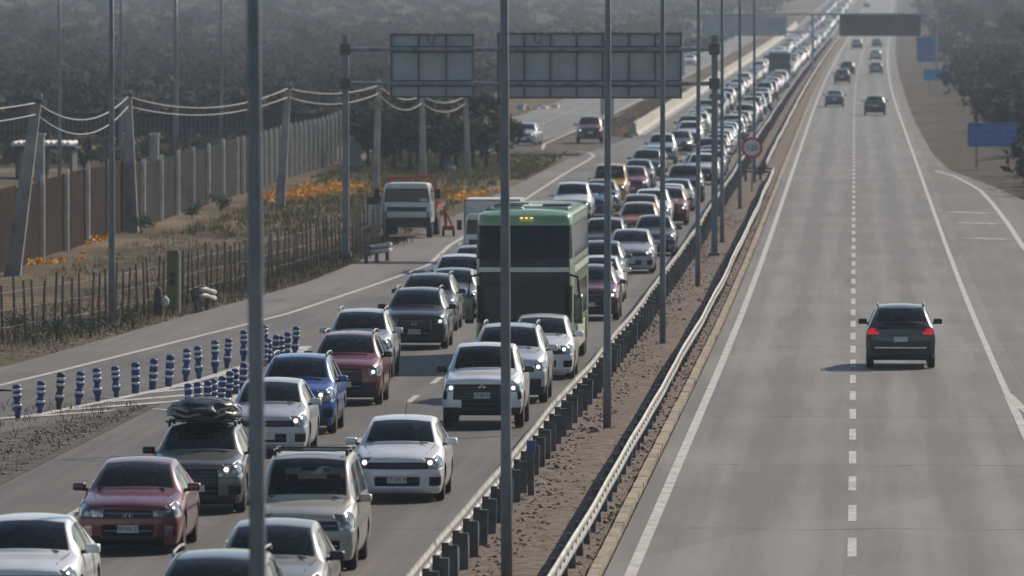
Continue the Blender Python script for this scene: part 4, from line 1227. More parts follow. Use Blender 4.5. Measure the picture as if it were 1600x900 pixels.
# ------------------------------------------------------------------ big vehicles
def box_vehicle(r, st, fr, fb, rb, mside, mtop, mfront, mrear, arches, width, color, level=2):
    parts = make_cage(st, fr, fb, rb, mside, mtop, mfront, mrear, arches, level, width)
    for nm, lst in parts.items():
        for me, lo, hi, cc in lst:
            if nm in ('windshield', 'side_window', 'rear_window'):
                me.materials.clear(); me.materials.append(MATS['bus_glass'])
            o = put(nm, me, r); o.color = (*color, 1)
    return parts
def coach(label, X, d, color, W=2.56, H=4.15, L=13.5, name='coach_bus', band=True, double=True, detail=True):
    r = thing(name, label, 'bus', (X, d+L/2, g(d+L/2)+.006)); r.rotation_euler = (math.atan((g(d+L)-g(d))/L), 0, 0)
    w = W/2; k = H/4.15
    lv = [.34, .72, 1.05, 2.42*k, 2.53*k, 2.72*k, 3.97*k, 4.06*k, 4.13*k]
    nl = len(lv)
    ys = [.06, .3, .62, 2.0, 2.15, 4.6, 7.0, 9.4, 11.8, L-.4, L-.06]
    st = []
    for i, y in enumerate(ys):
        ww = w*(.93 if i == 0 else .985 if i == 1 else .95 if i == len(ys)-1 else 1)
        row = []
        for l, z in enumerate(lv):
            x = ww*(1 if l < 6 else .985 if l == 6 else .95 if l == 7 else .86)
            row.append((x, z))
        st.append((y-L/2, row, .06, .05 if i == 0 else 0))
    # the upper front leans back a little
    st[0] = (st[0][0], st[0][1], .04, .06, [0, 0, 0, .02, .03, .05, .16, .34, .62])
    st[1] = (st[1][0], st[1][1], .05, .0, [0, 0, 0, .01, .02, .04, .12, .3, .55])
    st[2] = (st[2][0], st[2][1], .06, .0, [0, 0, 0, 0, 0, .02, .08, .25, .5])
    fr = [0, .3, .6, .86, 1]
    def mside(i, l):
        if l in (6,) and i >= 1: return PAINT
        if 5 == l and i >= 2 and i < len(ys)-2: return SIDEW
        if l == 2 and 2 <= i < len(ys)-2: return SIDEW if i in (4, 5, 6, 7) else PAINT
        if l in (5, 2) and i == 0: return WS
        if l == 0: return PAINT
        return PAINT
    def mfront(l, j):
        if l == 2: return WS
        if l == 5: return WS
        if l in (3, 4): return TRIM
        if l == 1 and j == 3: return HEAD
        if l == 0 and j < 2: return TRIM
        return PAINT
    def mrear(l, j):
        if l == 5: return REARW
        if l == 1 and j == 3: return TAIL
        return PAINT
    L2 = L/2
    fb = [.12, .16, .18, .15, .14, .13, .06, .0, -.05]
    box_vehicle(r, st, fr, fb, [.05]*nl, mside, lambda i, j: PAINT, mfront, mrear, [(2.75-L2, .56), (10.4-L2, .56)], W, color)
    if band:
        b = MB()
        pts = []
        for f in np.linspace(-.99, .99, 13): pts.append((f*w*.925, -L2+.06-.148*(1-f*f), 2.625*k))
        for a, c in zip(pts[:-1], pts[1:]):
            b.quad((a[0], a[1]-.012, a[2]-.06), (c[0], c[1]-.012, c[2]-.06), (c[0], c[1]-.012, c[2]+.06), (a[0], a[1]-.012, a[2]+.06))
        b.build('front_band', 'sign_white', r)
    ty, rm = get_wheel(.5)
    for s in (-1, 1):
        for ay in (2.75, 10.4, 11.6):
            wo = put('wheel', ty, r, (s*(w-.17), ay-L2, .5)); wo.scale = (1.45, 1, 1)
            if s < 0: wo.rotation_euler = (0, 0, math.pi)
            put('rim', rm, wo)
    if not detail: return r
    rp = MB()
    fs = np.linspace(-.93, .93, 9); ysr = np.linspace(-L2+1.3, L2-.4, 12)
    zr = lambda f: 4.118+.055*(1-f*f)-.03*abs(f)**6
    for a, b_ in zip(fs[:-1], fs[1:]):
        for c_, d_ in zip(ysr[:-1], ysr[1:]):
            rp.quad(*[(f*w*.86, y, zr(f)+.004) for f, y in ((a, c_), (b_, c_), (b_, d_), (a, d_))])
    rp.build('roof_panel', 'bus_roof', r, True)
    for y in (-5.2, -3.4, 0, 3.5):                                      # roof hatches and air conditioning ribs
        if y in (-5.2, 0):
            h = put('roof_hatch', None, r); 
            bpy.data.objects.remove(h)
            h = MB().box((-.5, y, 4.19), (.9, .9, .06), taper=.9).build('roof_hatch', 'bus_roof', r); MB().box((-.5, y, 4.23), (.7, .65, .025)).build('hatch_lid', 'black_plastic', h)
    ac = MB().box((.1, -2.6, 4.19), (1.9, 2.4, .07), taper=.96).build('air_conditioner', 'bus_roof', r)
    for q in range(6): MB().box((-.55 if q < 3 else .72, -3.6+(q % 3)*.75, 4.24), (.72, .3, .04)).build('vent', 'black_plastic', ac)
    for q in range(5): MB().box((-.9, -5.2+q*.5, 4.15), (.3, .2, .06)).build('roof_vent', 'black_plastic', r)
    for q in (-.1, .0, .1): MB().box((q*1.3+.05, -L2+.2, 3.97), (.07, .12, .035)).build('marker_lamp', 'marker_amber', r)
    for s in (-1, 1):                                                  # long mirrors on arms, green housings
        a = MB().tube([(s*w*.9, -L2+.15, 2.5), (s*(w+.12), -L2-.28, 2.45), (s*(w+.16), -L2-.3, 2.0)], .035, 6).build('mirror_arm', 'black_plastic', r)
        m = put('side_mirror', soft_box('side_mirror', (.26, .2, .82), 'car_paint'), r, (s*(w+.14), -L2-.28, 1.62)); m.color = (.02, .07, .035, 1)
    for x0, x1 in ((-1.05, -.1), (.1, 1.05)): MB().tube([(x0, -L2-.1, 1.1), ((x0+x1)/2, -L2-.14, 1.16), (x1, -L2-.12, 1.5)], .016, 5).build('wiper', 'black_plastic', r)
    se = MB(); 
    for fl_ in (.95, 2.75):
        for y in np.arange(-L2+2.6, 3, 1.1):
            for x in (-.9, -.42, .42, .9): se.box((x, y, fl_+.75), (.42, .12, .7)); 
    se.build('seats', 'seat_cloth', r)
    MB().box((0, -L2+3.5, 2.62), (W*.92, 5.8, .06)).build('upper_deck', 'underbody', r)
    MB().box((0, -L2+.75, 1.0), (2.2, .6, .35), taper=.9).build('dashboard', 'underbody', r)
    for s in (-1, 1): MB().lathe([(.09, .02), (.1, -.03), (.05, -.05)], 'Y', 12, (s*.82, -L2-.02, .9)).build('headlamp', 'lamp_lens', r, True)
    pl = put('licence_plate', PLATE, r, (0, -L2-.16, .55))
    # grooved side locker panels
    for s in (-1, 1):
        for y in np.arange(-L2+4.2, L2-3.5, 1.5): MB().box((s*(w+.004), y, .78), (.014, 1.44, .62)).build('locker_door', 'bus_cream', r)
        MB().box((s*(w+.003), 0, 2.6), (.012, L-2.2, .16)).build('side_stripe', 'bus_cream', r)
    return r

def cab_stations(L, W, z0, zb, H, rake, roofw=.86):
    """forward-control truck cab: flat nose, upright windscreen"""
    w = W/2; st = []
    lv = [z0, lerp(z0, zb, .35), lerp(z0, zb, .7), zb, zb+.06, H-.1, H]
    ys = [.04, .16, .5, .62, L-.35, L-.22, L-.03]
    for i, y in enumerate(ys):
        row = []
        for l, z in enumerate(lv):
            t_ = max(0, (z-zb)/(H-zb)); f = 1-.1*t_
            x = w*f*(.95 if i == 0 else 1); 
            if l == 6: x *= .9
            row.append((x, z))
        st.append((y-L/2, row, .02, 0))
    return st
def cab(r, L, W, z0, zb, H, rake, y0, color, grille=True):
    st = cab_stations(L, W, z0, zb, H, rake)
    fb = [.05, .06, .07, .07, .05, .07-rake, .05-rake]
    def mside(i, l):
        if l == 4 and i in (2, 3): return SIDEW
        if i == 0 and l == 1: return HEAD
        return PAINT
    def mfront(l, j):
        if l == 4: return WS if j <= 3 else PAINT
        if l == 2 and j <= 2: return GRILLE if grille else PAINT
        if l == 1 and j == 3: return HEAD
        if l == 0: return TRIM
        return PAINT
    parts = make_cage(st, [0, .3, .6, .84, .97, 1], fb, [.01]*7, mside, lambda i, j: PAINT, mfront, lambda l, j: PAINT, [], 2, W)
    for nm, lst in parts.items():
        for me, lo, hi, cc in lst:
            o = put(nm, me, r, (0, y0, 0)); o.color = (*color, 1)
def truck_wheels(r, W, ys, rad=.4, dual=None):
    ty, rm = get_wheel(rad)
    for y in ys:
        for s in (-1, 1):
            wo = put('wheel', ty, r, (s*(W/2-.16), y, rad)); wo.rotation_euler = (0, 0, math.pi if s < 0 else 0); wo.scale = (1.25, 1, 1)
            put('rim', rm, wo)
def tow_truck():
    p = G(637, 371); D = p.y-.9
    r = thing('tow_truck', 'parked white tow truck with red bed frame on the left shoulder', 'truck', (p.x, D, g(D)), -.015)
    cab(r, 1.9, 2.12, .62, 1.32, 2.28, .12, .95, (.55, .57, .6))
    truck_wheels(r, 2.15, (.9, 4.9, 5.8), .42)
    MB().box((0, 3.6, .78), (.9, 6.4, .26)).build('chassis', 'underbody', r)
    MB().box((0, -.03, .56), (2.1, .2, .24), taper=.95).build('bumper', 'black_plastic', r)
    b = MB().box((0, 4.8, 1.1), (2.2, 5.4, .16)).build('flatbed', 'post_steel', r)
    for s in (-1, 1):
        MB().box((s*1.08, 4.8, 1.22), (.08, 5.4, .14)).build('side_rail', 'red_steel', b)
        MB().tube([(s*.85, 2.15, 1.15), (s*.85, 2.15, 2.42)], .055, 8).build('rack_post', 'red_steel', r)
    MB().tube([(-.95, 2.15, 2.47), (.95, 2.15, 2.55)], .06, 8).build('rack_bar', 'red_steel', r); MB().tube([(-.85, 2.15, 2.1), (.85, 2.15, 2.1)], .04, 8).build('rack_bar', 'red_steel', r)
    MB().tube([(1.12, 2.3, 1.2), (1.05, 2.5, 2.35)], .05, 8).build('brace', 'red_steel', r)
    mr = MB().box((1.28, .45, 1.85), (.22, .14, .42)).build('side_mirror', 'black_plastic', r); MB().tube([(1.0, .45, 1.95), (1.28, .45, 1.95)], .02, 5).build('mirror_arm', 'black_plastic', mr)
    mr = MB().box((-1.28, .45, 1.85), (.22, .14, .42)).build('side_mirror', 'black_plastic', r); MB().tube([(-1.0, .45, 1.95), (-1.28, .45, 1.95)], .02, 5).build('mirror_arm', 'black_plastic', mr)
    # open driver-side door swung out
    d = MB().box((-1.42, .55, 1.15), (.75, .07, 1.15)).build('door', 'truck_white', r); MB().box((-1.42, .51, 1.55), (.6, .02, .35)).build('door_window', 'window_tint', d)
    MB().box((.72, -.1, 1.9-.3), (.3, .02, .1)).build('sticker', 'sign_white', r)
    # red wheel-lift arm beside the bed
    u = thing('wheel_dolly', 'red car dolly with small wheels standing beside the tow truck', 'dolly', (p.x+1.62, D+3.2, g(D+3)))
    MB().box((0, 0, .35), (.5, 1.2, .18)).build('frame', 'red_steel', u); MB().tube([(-.12, 0, .4), (-.18, .1, 1.25)], .06, 8).build('upright', 'red_steel', u); MB().tube([(.15, 0, .4), (-.1, .1, .95)], .05, 8).build('brace', 'red_steel', u)
    for s in (-1, 1): MB().lathe([(.16, -.05), (.16, .05)], 'X', 12, (s*.22, -.4, .16)).build('wheel', 'rubber', u)
def box_truck(label, X, d, W=2.0, H=2.62, L=6.0):
    r = thing('box_truck', label, 'truck', (X, d, g(d)+.005))
    cab(r, 1.75, 1.95, .55, 1.25, 2.15, .14, .88, (.6, .6, .6)); truck_wheels(r, 2.0, (.85, 4.6), .38)
    MB().box((0, 3.2, .7), (.8, 5.2, .22)).build('chassis', 'underbody', r)
    c = MB().box((0, 1.95+2.1, .95+(H-.95)/2), (W, 4.2, H-.95)).build('cargo_box', 'truck_white', r)
    f = MB()
    for s in (-1, 1): f.box((s*(W/2), 1.93, .95+(H-.95)/2), (.06, .06, H-.95))
    f.box((0, 1.93, H), (W+.06, .06, .06)); f.build('box_frame', 'galvanised', c)
    MB().box((0, -.02, .5), (1.95, .16, .26), taper=.95).build('bumper', 'black_plastic', r)
    for s in (-1, 1): MB().box((s*1.12, .35, 1.75), (.18, .12, .36)).build('side_mirror', 'black_plastic', r)
tow_truck()
pb = G(819, 579)
bus = coach('tall green double-deck coach with dark windshields in the jam', pb.x, pb.y, (.19, .35, .17))
bus['label'] = 'tall green double-deck coach with a white band between its dark windshields'
pb2 = G(1218, 128)
coach('far white coach with dark front towering over the distant jam', pb2.x, pb2.y, (.45, .48, .52), H=3.5, L=12, band=False, detail=False)
box_truck('white box truck half hidden behind the green bus', -13.25, 310)

# ------------------------------------------------------------------ people at the wheel
def person_mesh():
    me = bpy.data.meshes.new('person')
    V = [(0, 0, 0), (0, .02, .2), (0, .05, .42), (0, .05, .5), (0, .03, .56), (0, .02, .64), (0, .03, .73),
         (-.19, .04, .44), (-.27, -.08, .22), (-.17, -.34, .25), (-.15, -.42, .28), (.19, .04, .44), (.27, -.08, .22), (.17, -.34, .25), (.15, -.42, .28),
         (-.1, -.05, -.02), (-.13, -.45, .06), (-.13, -.55, -.35), (.1, -.05, -.02), (.13, -.45, .06), (.13, -.55, -.35)]
    E = [(0, 1), (1, 2), (2, 3), (3, 4), (4, 5), (5, 6), (2, 7), (7, 8), (8, 9), (9, 10), (2, 11), (11, 12), (12, 13), (13, 14), (0, 15), (15, 16), (16, 17), (0, 18), (18, 19), (19, 20)]
    R = [.16, .15, .13, .06, .07, .1, .075, .075, .05, .04, .04, .075, .05, .04, .04, .1, .075, .05, .1, .075, .05]
    me.from_pydata(V, E, [])
    o = bpy.data.objects.new('person', me); COL.objects.link(o)
    o.modifiers.new('k', 'SKIN'); sd = o.modifiers.new('s', 'SUBSURF'); sd.levels = 1
    for i, r_ in enumerate(R): me.skin_vertices[0].data[i].radius = (r_, r_)
    me.skin_vertices[0].data[0].use_root = True
    dg = bpy.context.evaluated_depsgraph_get(); dg.update()
    ev = bpy.data.meshes.new_from_object(o.evaluated_get(dg)); bpy.data.objects.remove(o); bpy.data.meshes.remove(me)
    ev.materials.clear(); ev.materials.append(MATS['cloth_dark']); ev.materials.append(MATS['skin'])
    for p in ev.polygons:
        c = p.center; p.material_index = 1 if c.z > .5 or c.y < -.36 and c.z > .15 else 0
        p.use_smooth = True
    return ev
PERSON = person_mesh()
HAIR = MB().lathe([(.095, .62), (.115, .68), (.11, .76), (.07, .82), (.01, .84)], 'Z', 12, (0, .035, 0)).mesh('hair', 'tarp_black', True)
def seat_person(car, side, label):
    P = [c for c in CARS if c[3] == car][0][2]
    yb = P['bpil']-P['L']/2-.12
    p = put('person', PERSON, None); tag(p, label, 'person')
    p.location = car.matrix_basis @ Vector((side*.36, yb-.22, P['belt']-.42)); p.rotation_euler = car.rotation_euler; p.scale = (.92, .92, .92)
    put('hair', HAIR, p)
    return p

# ------------------------------------------------------------------ the jam: near vehicles, one by one
WHITE, SILVER, GREY, DGREY, BLACK = (.8, .8, .8), (.33, .35, .37), (.14, .145, .15), (.05, .053, .058), (.014, .015, .018)
RED, DRED, BLUE, BEIGE, OCHRE, ORANGE, BROWN = (.16, .009, .02), (.12, .018, .024), (.008, .07, .32), (.42, .39, .34), (.52, .27, .03), (.42, .14, .05), (.07, .05, .045)
JAM = 'vehicles in the traffic jam'
def near(kind, name, cat, label, px, py, color, **kw):
    p = G(px, py); kw.setdefault('group', JAM)
    return place_car(kind, name, label, cat, p.x, p.y, color, **kw)
def at(kind, name, cat, label, X, d, color, **kw):
    kw.setdefault('group', JAM); return place_car(kind, name, label, cat, X, d, color, **kw)
c1 = at('sedan', 'jammed_car', 'car', 'white sedan cut off by the lower left corner of the picture', -12.05, 123.0, WHITE)
c2 = near('sedan', 'jammed_car', 'car', 'dark red sedan with roof and hood in the lower left of the jam', 207, 862, RED, emblem='oval', plate='FR HR 27')
c3 = at('sedan_slim', 'jammed_car', 'car', 'beige grey sedan right of the blurred lamp post at the bottom edge', -8.34, 121.3, (.3, .285, .265), mirror='black')
c4 = at('suv', 'jammed_car', 'car', 'dark grey car with roof rails cut off by the bottom edge', -8.45, 111.8, (.07, .072, .08), rails=True, scale=(.97, 1, .96))
c5 = near('van', 'jammed_van', 'van', 'pale beige minivan with black roof rack beside the blurred lamp post', 478, 890, BEIGE, mirror='paint', scale=(.97, 1, .94))
c6 = near('hatch', 'jammed_car', 'car', 'white hatchback with lit warm headlights alone in the lane by the rail', 624, 782, WHITE, lit='warm', plate='CT ZX 30', mirror='paint')
c7 = near('suv_bow', 'jammed_car', 'car', 'dark grey wagon carrying a black wrapped load on its roof', 310, 800, (.1, .098, .092), mirror='black', lit='warm', scale=(.99, 1, .93))
c8 = near('hatch', 'jammed_car', 'car', 'pale silver hatchback between the loaded wagon and the blue car', 420, 712, (.5, .52, .54), lit='warm', scale=(1.0, 1, 1.02))
c9 = near('suv_bow', 'jammed_car', 'car', 'bright blue small suv next to the blue delineators', 464, 677, BLUE, lit='warm', rails=True)
c10 = near('suv', 'jammed_car', 'car', 'red suv with roof rails right behind the blue one', 541, 632, (.2, .025, .03), rails=True, lit='cool', emblem=None, mirror='black', scale=(.95, 1, 1))
c11 = near('suv_bow', 'jammed_car', 'car', 'silver white suv behind the red suv', 562, 590, (.48, .51, .52), rails=True, mirror='paint', scale=(1.0, 1, 1.02))
c12 = near('suv', 'jammed_car', 'car', 'black suv with big dark grille and roof rails left of the bus', 650, 545, BLACK, rails=True, lit='cool', emblem='oval', mirror='black', plate='LB JC 96')
c13 = near('suv', 'jammed_car', 'car', 'dark suv with roof rails directly behind the black suv', 668, 517, (.03, .034, .04), rails=True, mirror='black')
c14 = near('sedan_slim', 'jammed_car', 'car', 'steel grey sedan with bright left headlight beside the bus', 706, 497, (.16, .18, .2), lit='cool')
c15 = near('suv', 'jammed_car', 'car', 'white suv half hidden by the bus, ahead of the box truck', 716, 480, WHITE, rails=True)
c16 = near('suv', 'jammed_car', 'car', 'grey suv roof just visible between white suv and box truck', 742, 463, SILVER, rails=True)
c17 = near('pickup', 'jammed_pickup', 'pickup', 'white pickup with large dark grille and three diamond emblem behind the lamp post', 756, 668, WHITE, emblem='diamonds', mirror='black', lit='cool', plate='LX BB 44')
c18 = near('suv', 'jammed_car', 'car', 'white suv with roof rails between the diamond emblem pickup and the bus', 794, 629, (.55, .58, .6), rails=True, mirror='paint', lit='cool', scale=(1.04, 1.05, 1.1))
c19 = near('hatch', 'jammed_car', 'car', 'white crossover right in front of the lower bus windshield', 845, 592, WHITE, lit='cool', scale=(1.02, 1.05, 1.06))
c20 = near('suv', 'jammed_car', 'car', 'dark red suv seen just right of the bus', 922, 500, DRED, rails=True, lit='cool')
c21 = near('sedan', 'jammed_car', 'car', 'white sedan behind the dark red suv', 934, 472, WHITE, lit='cool')
c22 = near('suv', 'jammed_car', 'car', 'grey brown suv behind the lamp post right of the bus', 936, 454, (.13, .125, .12), lit='cool')
c23 = near('hatch', 'jammed_car', 'car', 'silver hatchback with black lower grille in the lane by the rail', 985, 427, (.42, .44, .46), lit='cool', scale=(1.05, 1.05, 1.05))
c24 = near('suv', 'jammed_car', 'car', 'dark slate suv straddling the lanes behind the silver hatchback', 944, 411, (.05, .06, .07))
c25 = near('sedan', 'jammed_car', 'car', 'dark grey sedan between two lamp posts beside the silver hatchback', 1022, 400, (.06, .06, .07), mirror='black', scale=(1, 1, 1.05))
c26 = near('suv_bow', 'jammed_car', 'car', 'car with orange hood behind the dark slate suv', 998, 381, ORANGE)
c27 = near('suv', 'jammed_car', 'car', 'maroon suv with dark windshield behind the orange hood', 1000, 366, (.14, .05, .05), detail=2)
c28 = near('suv', 'jammed_car', 'car', 'white suv behind the maroon suv', 1018, 360-4, WHITE, detail=2, lit='cool')
c29 = near('suv', 'jammed_car', 'car', 'rust red suv with sunlit flank close to the median rail', 1043, 352, (.2, .05, .04), detail=2, lit='cool')
c30 = near('sedan', 'jammed_car', 'car', 'white sedan behind the rust red suv', 1046, 339, WHITE, detail=2, lit='cool')
c31 = near('sedan', 'jammed_car', 'car', 'grey sedan with bright headlight behind the white sedan by the rail', 1056, 330, (.2, .21, .22), detail=2, lit='cool')
c32 = near('pickup', 'jammed_pickup', 'pickup', 'big black pickup with low bright lamps by the median rail', 1070, 316, (.025, .028, .03), detail=2, lit='warm', scale=(1.05, 1, 1))
# lane away from the rail, beyond the bus
near('pickup', 'jammed_pickup', 'pickup', 'white pickup just behind the roof of the bus', 894, 350, WHITE, detail=2, lit='cool')
near('hatch', 'jammed_car', 'car', 'small blue hatchback behind the white pickup and bus roof', 926, 339, (.03, .09, .22), detail=2, lit='cool')
near('sedan', 'jammed_car', 'car', 'dark sedan in front of the ochre van', 938, 331, DGREY, detail=2, lit='cool', scale=(1.05, 1, 1))
near('van', 'jammed_van', 'van', 'ochre yellow van in the middle of the jam', 953, 319, OCHRE, detail=2, lit='warm', scale=(1.05, 1, 1))
near('hatch', 'jammed_car', 'car', 'red hatchback right behind the ochre van', 988, 307, (.17, .02, .03), detail=2, lit='cool')
near('sedan', 'jammed_car', 'car', 'dark blue grey sedan behind the red hatchback', 997, 294, (.05, .06, .075), detail=2, lit='cool')
near('suv', 'jammed_car', 'car', 'black suv with bright lamp behind the dark blue grey sedan', 1011, 281, (.025, .03, .035), detail=2, lit='cool')
near('sedan', 'jammed_car', 'car', 'silver sedan behind the black suv beyond the ochre van', 1018, 270, (.33, .35, .36), detail=2, lit='cool')
near('pickup', 'jammed_pickup', 'pickup', 'pale blue white pickup opposite the concrete barrier end', 1034, 257, (.45, .52, .58), detail=2, lit='cool')
near('sedan', 'jammed_car', 'car', 'taxi dark sedan with warm lights behind the pale pickup', 1062, 241, BLACK, detail=2, lit='warm')
near('suv', 'jammed_car', 'car', 'white suv behind the taxi near the concrete barrier', 1078, 229, WHITE, detail=2, lit='cool')

# roof loads and racks
def roof_rack(car, P, z):
    for y in (-.25, .65): MB().box((0, y, z+.1), (1.36, .04, .035)).build('rack_bar', 'black_plastic', car)
    for s in (-1, 1):
        MB().tube([(s*.62, -.5, z+.1), (s*.62, 1.1, z+.1)], .02, 6).build('rack_rail', 'black_plastic', car)
        for y in (-.3, .7): MB().box((s*.6, y, z+.05), (.05, .06, .1)).build('rack_foot', 'black_plastic', car)
roof_rack(c5, TYPES['van'][0], 1.86)
roof_rack(c7, TYPES['suv_bow'][0], 1.6)
bm = bmesh.new(); bmesh.ops.create_icosphere(bm, subdivisions=4, radius=1)
rl = random.Random(4)
for v in bm.verts:
    n_ = .1*math.sin(v.co.x*7+1)*math.sin(v.co.y*5)+.09*math.sin(v.co.z*9+v.co.x*4)+.05*math.sin(v.co.y*14+v.co.x*9)
    q = v.co*(1+n_); v.co = Vector((math.copysign(abs(q.x)**.7, q.x)*.62, math.copysign(abs(q.y)**.75, q.y)*.8, max(-.55, q.z)*.24))
me = bpy.data.meshes.new('roof_load'); bm.to_mesh(me); bm.free(); me.materials.append(MATS['tarp_black']); me.polygons.foreach_set('use_smooth', [True]*len(me.polygons))
ld = thing('roof_load', 'bundle wrapped in black plastic strapped on the dark wagon roof', 'luggage', c7.location+Vector((0, .15, 1.74)))
put('bundle', me, ld)
for z, x0 in ((.1, -.6), (.0, -.62)):
    MB().tube([(x0+q*.1, -.78+.03*math.sin(q*1.9)+.05*abs(q-6)/6*1.5, z-.03+.03*math.sin(q*1.3)) for q in range(13)], .022, 6).build('strap', 'tarp_grey', ld)
for y in (-.3, .35):
    MB().tube([(math.cos(a)*.66, y, max(-.12, math.sin(a)*.25)) for a in np.linspace(0, math.pi, 12)], .015, 5).build('strap', 'tarp_grey', ld)
MB().tube([(.0, .9, 1.45), (.03, 1.0, 1.75)], .008, 5).build('antenna', 'black_plastic', c6)
for car, sd, txt in ((c5, -1, 'passenger in dark clothes behind the minivan windshield'), (c5, 1, 'driver in dark clothes at the wheel of the minivan'), (c6, 1, 'driver of the white hatchback with warm headlights'), (c2, 1, 'driver behind the windshield of the dark red sedan'), (c17, 1, 'driver of the diamond emblem pickup'), (c11, 1, 'driver of the silver white suv'), (c10, 1, 'driver of the red suv'), (c18, 1, 'driver of the white suv in front of the bus'), (c9, 1, 'driver of the bright blue small suv'), (c1, 1, 'driver of the white sedan in the lower left corner'), (c3, 1, 'driver of the beige grey sedan at the bottom edge'), (c7, 1, 'driver of the dark wagon with the roof load'), (c8, 1, 'driver of the pale silver hatchback'), (c12, 1, 'driver of the black suv left of the bus'), (c14, 1, 'driver of the steel grey sedan beside the bus'), (c19, 1, 'driver of the white crossover in front of the bus'), (c23, 1, 'driver of the silver hatchback in the lane by the rail'), (c2, -1, 'passenger of the dark red sedan'), (c17, -1, 'passenger of the diamond emblem pickup'), (c18, -1, 'passenger of the white suv in front of the bus')):
    seat_person(car, sd, txt)

# ------------------------------------------------------------------ the jam goes on: both lanes to the far end
rj = random.Random(21)
PAL = [('white', WHITE, 30), ('silver', (.36, .38, .4), 22), ('grey', (.16, .165, .17), 16), ('black', (.02, .022, .025), 14), ('dark blue', (.03, .05, .11), 7), ('red', (.2, .03, .035), 8), ('beige', (.35, .32, .27), 3)]
KIN = [('sedan', 'sedan', 'jammed_car', 'car', 26), ('sedan_slim', 'sedan', 'jammed_car', 'car', 14), ('hatch', 'hatchback', 'jammed_car', 'car', 20), ('suv', 'suv', 'jammed_car', 'car', 24), ('suv_bow', 'suv', 'jammed_car', 'car', 12), ('pickup', 'pickup', 'jammed_pickup', 'pickup', 10), ('van', 'van', 'jammed_van', 'van', 5)]
def pick(lst):
    t_ = rj.uniform(0, sum(x[-1] for x in lst))
    for x in lst:
        t_ -= x[-1]
        if t_ <= 0: return x
    return lst[-1]
for lane, X0, d0, before in (('rail-side lane', -8.25, 455, 'big black pickup'), ('barrier-side lane', -11.35, 590, 'barrier-end white suv')):
    d = d0; n = 0
    while d < 2420:
        if lane.startswith('rail') and abs(d-pb2.y) < 16: d = pb2.y+17
        cn, cc, _ = pick(PAL); kd, kn, nm, cat, _ = pick(KIN)
        far = d > 700
        if n < 20: lab = f'{cn} {kn}, {ORD[n]} behind the {before} in the {lane}'
        elif d < 1000: lab = f'small {cn} {kn} in the distant {lane}, short of the far gantry'
        else: lab = f'tiny hazy {cn} {kn} beyond the far gantry in the {lane}'
        jit = tuple(c*rj.uniform(.85, 1.1) for c in cc)
        place_car(kd, nm, lab, cat, X0+curve(d)+rj.uniform(-.3, .3), d, jit, detail=2 if d < 620 else 1, lit=rj.choice(['cool', 'cool', 'warm', None]) if d < 1250 else rj.choice(['cool', 'warm']), group=JAM, scale=(rj.uniform(.98, 1.04), 1, rj.uniform(.97, 1.05)), rails=kd.startswith('suv') and rj.random() < .4)
        d += rj.uniform(8.5, 15.5) if d < 900 else (rj.uniform(9.5, 17) if d < 1690 else rj.uniform(18, 27)); n += 1
# free carriageway, driving away
FREE = 'cars driving away on the free carriageway'
fc = near('suv', 'driving_suv', 'car', 'dark navy suv with lit red tail lights driving away alone', 1407, 575, (.016, .02, .028), away=True, brake=True, rails=True, mirror='black', group=FREE)
MB().box((0, 2.235, .56), (1.35, .03, .035)).build('bumper_strip', 'chrome', fc); MB().box((0, 2.2, 1.58), (1.1, .3, .04)).build('roof_spoiler', 'black_plastic', fc)
for kd, px, py, cc, lab in (('suv', 1367, 180, (.1, .105, .11), 'grey suv driving away in the right lane, nearest after the navy suv'), ('sedan', 1304, 167, (.06, .065, .07), 'dark sedan driving away in the left lane, opposite the grey suv'),
        ('suv', 1316, 131, (.02, .02, .024), 'black suv in the left lane, ahead of the dark sedan'), ('suv', 1324, 117, (.03, .03, .034), 'second black suv in the left lane, close ahead of the first'),
        ('hatch', 1369, 116, (.25, .26, .28), 'silver hatchback driving away under the message board'), ('hatch', 1368, 94, (.5, .5, .5), 'white hatchback driving away beyond the silver one'),
        ('sedan', 1370, 74, (.03, .03, .034), 'small dark car ahead of the white hatchback, far right lane'), ('suv', 1339, 77, (.4, .41, .42), 'small silver suv far ahead in the left lane'), ('sedan', 1354, 12, (.04, .04, .045), 'tiny dark car at the top of the free carriageway')):
    near(kd, 'driving_car', 'car', lab, px, py, cc, away=True, detail=2 if py > 100 else 1, group=FREE)
# frontage road
near('sedan', 'frontage_car', 'car', 'silver sedan with bright lights on the frontage road', 822, 227, (.4, .42, .44), lit='cool', detail=2, group='vehicles on the frontage road', rz=-.06)
near('pickup', 'waiting_pickup', 'pickup', 'dark red pickup with lights on waiting at the slip road', 920, 224, (.16, .03, .035), lit='cool', detail=2, group='vehicles on the frontage road', rz=.05)
near('hatch', 'frontage_car', 'car', 'hazy white car farther along the frontage road', 1078, 103, WHITE, lit='cool', detail=1, group='vehicles on the frontage road')
near('suv', 'frontage_car', 'car', 'second hazy white car behind the first on the frontage road', 1084, 92, WHITE, lit='cool', detail=1, group='vehicles on the frontage road')

